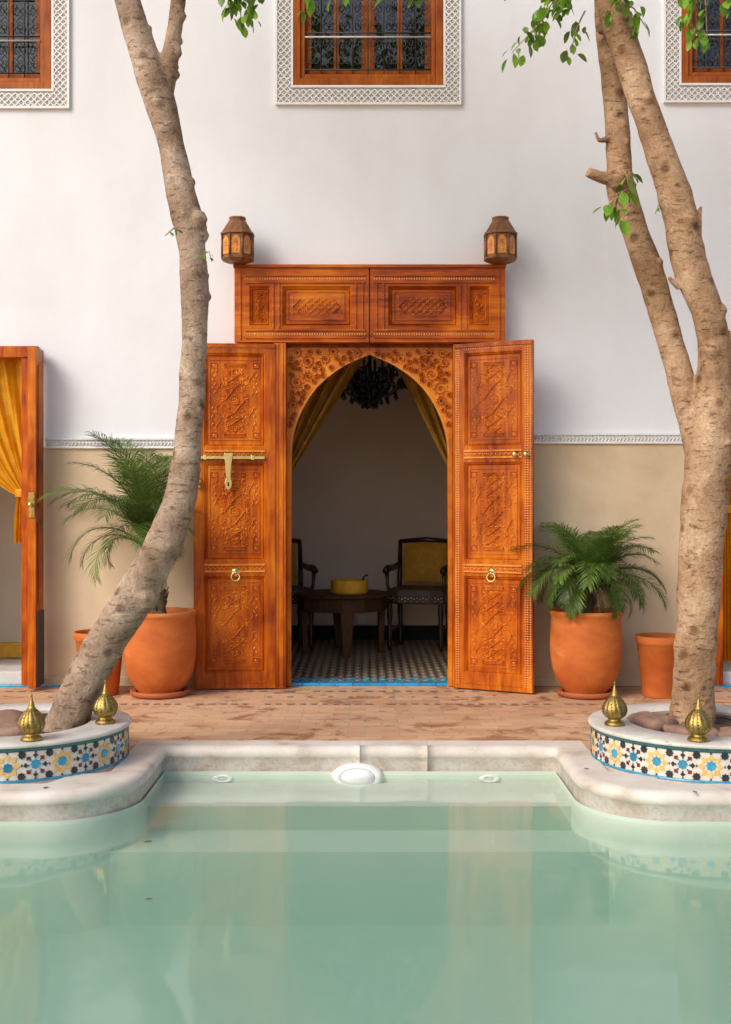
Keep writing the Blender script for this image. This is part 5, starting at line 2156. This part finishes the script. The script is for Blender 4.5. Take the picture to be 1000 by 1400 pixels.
YL, YR = 6.06, 6.15
left_main = px_path([(78, 1012, 74, 0.02), (92, 985, 64, 0), (112, 940, 62, 0), (148, 875, 62, 0), (190, 808, 62, 0), (223, 745, 58, 0), (243, 690, 52, 0), (254, 640, 47, 0),
                     (261, 560, 43, 0), (266, 470, 42, 0), (266, 390, 44, 0), (260, 320, 46, 0), (246, 260, 46, 0), (236, 205, 42, 0), (225, 160, 46, 0), (213, 120, 52, 0),
                     (196, 70, 46, 0), (180, 20, 41, 0), (162, -50, 38, 0.03), (150, -130, 34, .08), (120, -260, 26, .15), (95, -380, 16, .2)], YL)
left_b = px_path([(218, 150, 36, 0), (228, 105, 32, 0), (236, 60, 26, -.02), (243, 10, 25, -.03), (250, -60, 23, -.05), (275, -160, 20, -.1), (310, -280, 14, -.15)], YL)
kn = [(at(272, 300, YL - .04), .050, 1), (at(216, 140, YL - .07), .035, 1), (at(278, 322, YL), .035, 1), (at(196, 815, YL - 0.03), .09, 1)]
lsp = [(at(322, -60, 6.0), at(330, 28, 6.0), 22, .055, .5), (at(300, -50, 6.0), at(318, 14, 6.05), 12, .05, .4), (at(340, -40, 5.95), at(345, 20, 6.0), 12, .04, .5),
       (at(405, -60, 6.2), at(424, 10, 6.2), 10, .05, .4), (at(450, -70, 6.1), at(455, -8, 6.1), 10, .08, .3), (at(565, -60, 6.2), at(572, 8, 6.2), 8, .04, .4),
       (at(520, -60, 6.2), at(530, -5, 6.2), 8, .06, .4),
       (at(282, 345, 6.02), at(290, 358, 5.99), 3, .015, .2), (at(250, 318, 5.92), at(226, 322, 5.9), 2, .01, .3)]
zc = EYE
tree('grey-barked tree with a single leaning curved trunk', [left_main, left_b], at(84, 1000, YL), M['bark_grey'], kn,
     [at(60, -430, 6.3), at(330, -380, 5.8), at(190, -560, 6.0), at(430, -300, 6.1)], [0.8, 0.7, 0.9, 0.6], 3300, lsp, 5)

r_main = px_path([(946, 1002, 74, 0), (948, 960, 66, 0), (951, 900, 62, 0), (955, 820, 66, 0), (960, 740, 68, 0), (966, 660, 72, 0), (972, 600, 74, 0), (976, 540, 60, 0),
                  (976, 470, 50, 0), (966, 420, 50, -.03), (948, 375, 54, -.04), (936, 330, 54, -.04), (928, 285, 52, -.05), (908, 225, 47, -.06), (888, 165, 44, -.07),
                  (868, 105, 44, -.08), (850, 50, 46, -.09), (833, 0, 46, -.10), (815, -60, 42, -.1), (800, -130, 36, -.1), (780, -260, 26, -.1), (770, -380, 16, -.1)], YR)
r_left = px_path([(962, 620, 52, .03), (944, 565, 44, .06), (926, 500, 42, .09), (906, 430, 42, .10), (888, 370, 42, .07), (866, 310, 42, .08), (850, 262, 44, .09), (846, 215, 40, .1),
                  (843, 160, 38, .1), (837, 100, 36, .1), (830, 40, 34, .1), (828, -30, 32, .12), (840, -120, 28, .15), (880, -250, 20, .2)], YR)
r_stub = px_path([(848, 245, 30, .09), (825, 243, 20, .06), (803, 235, 17, .04)], YR)
r_stub2 = px_path([(948, 335, 26, -.05), (955, 310, 13, -.06), (958, 282, 7, -.06)], YR)
r_stub3 = px_path([(930, 392, 16, -.04), (919, 384, 10, -.06), (914, 378, 8, -.07)], YR)
r_stub4 = px_path([(985, 470, 30, 0), (1000, 462, 18, -.02), (1010, 450, 12, -.03)], YR)
r_stub5 = px_path([(836, 188, 14, .08), (819, 192, 8, .05), (815, 180, 7, .05)], YR)
kn = [(at(940, 300, YR - .1), .06, 1), (at(985, 425, YR - .05), .04, 1), (at(975, 480, YR - .06), .05, 1), (at(845, 245, YR), .06, 1), (at(826, 35, YR - .02), .05, 1)]
rsp = [(at(800, -20, 6.0), at(700, 72, 5.95), 24, .05, .4), (at(770, -40, 6.0), at(735, 50, 6.0), 16, .06, .4), (at(740, -50, 6.0), at(690, -5, 6.0), 6, .05, .3),
       (at(800, 15, 6.0), at(780, 72, 5.95), 9, .04, .5), (at(790, -40, 5.9), at(755, 10, 5.9), 12, .06, .4),
       (at(850, 0, 5.9), at(885, 40, 5.95), 9, .04, .4), (at(860, -20, 5.9), at(830, 20, 5.9), 7, .05, .4),
       (at(852, 232, 6.08), at(862, 262, 6.03), 6, .03, .3), (at(862, 258, 6.05), at(826, 288, 5.98), 9, .03, .35), (at(850, 280, 6.03), at(848, 298, 5.98), 4, .02, .3),
       (at(930, -60, 5.6), at(950, 58, 5.6), 14, .035, .5), (at(960, -60, 5.6), at(968, 62, 5.6), 12, .03, .6), (at(990, -40, 5.6), at(1000, 5, 5.6), 8, .05, .4),
       (at(905, 285, 6.0), at(896, 292, 5.98), 2, .01, .3)]
tree('forked tree with two crossing brown limbs and broken stubs', [r_main, r_left, r_stub, r_stub2, r_stub3, r_stub4, r_stub5], at(947, 992, YR), M['bark_warm'], kn,
     [at(760, -420, 6.0), at(960, -330, 6.0), at(860, -560, 6.2), at(1130, -450, 6.0), at(640, -300, 5.9)], [0.8, 0.75, 0.9, 0.8, 0.5], 3600, rsp, 12)

# ------------------------------------------------------------------ small litter
FL = [(212, 1150, WZ + .004, 'leaf', 'bright green leaf floating on the pool water'),
      (197, 1230, WZ + .004, 'dry_leaf', 'tiny dry speck of leaf floating on the pool'),
      (807, 1051, .038, 'dry_leaf', 'small dark leaf on the coping beside the forked tree planter'),
      (68, 1075, .038, 'dry_leaf', 'small dark leaf on the coping below the leaning tree planter'),
      (946, 1081, .038, 'dry_leaf', 'brown leaf scrap on the coping below the pool-facing finial'),
      (908, 1015, RIMZ + .003, 'dry_leaf', 'dark leaf scrap on the marble rim around the forked tree'),
      (680, 950, .006, 'dry_leaf', 'fallen leaf on the terrace below the studded door leaf')]
for (px, py, z, m_, lab) in FL:
    Y = FPX * (EYE - z) / (py - HOR)
    x = (px - 500) * Y / FPX
    mb = MB()
    l = leaf_shape(0.05, 0.026, 0.12, 0.05)
    s_ = 1.0 if m_ == 'leaf' else 0.7
    mb.M = Matrix.Scale(s_, 4)
    mb.add(l.v, l.f, 0, True)
    o_ = mb.build('fallen_leaf', M[m_], None, (x, Y, z), (0, 0.03, rnd.uniform(0, 6)))
    tag(o_, lab, 'leaf')
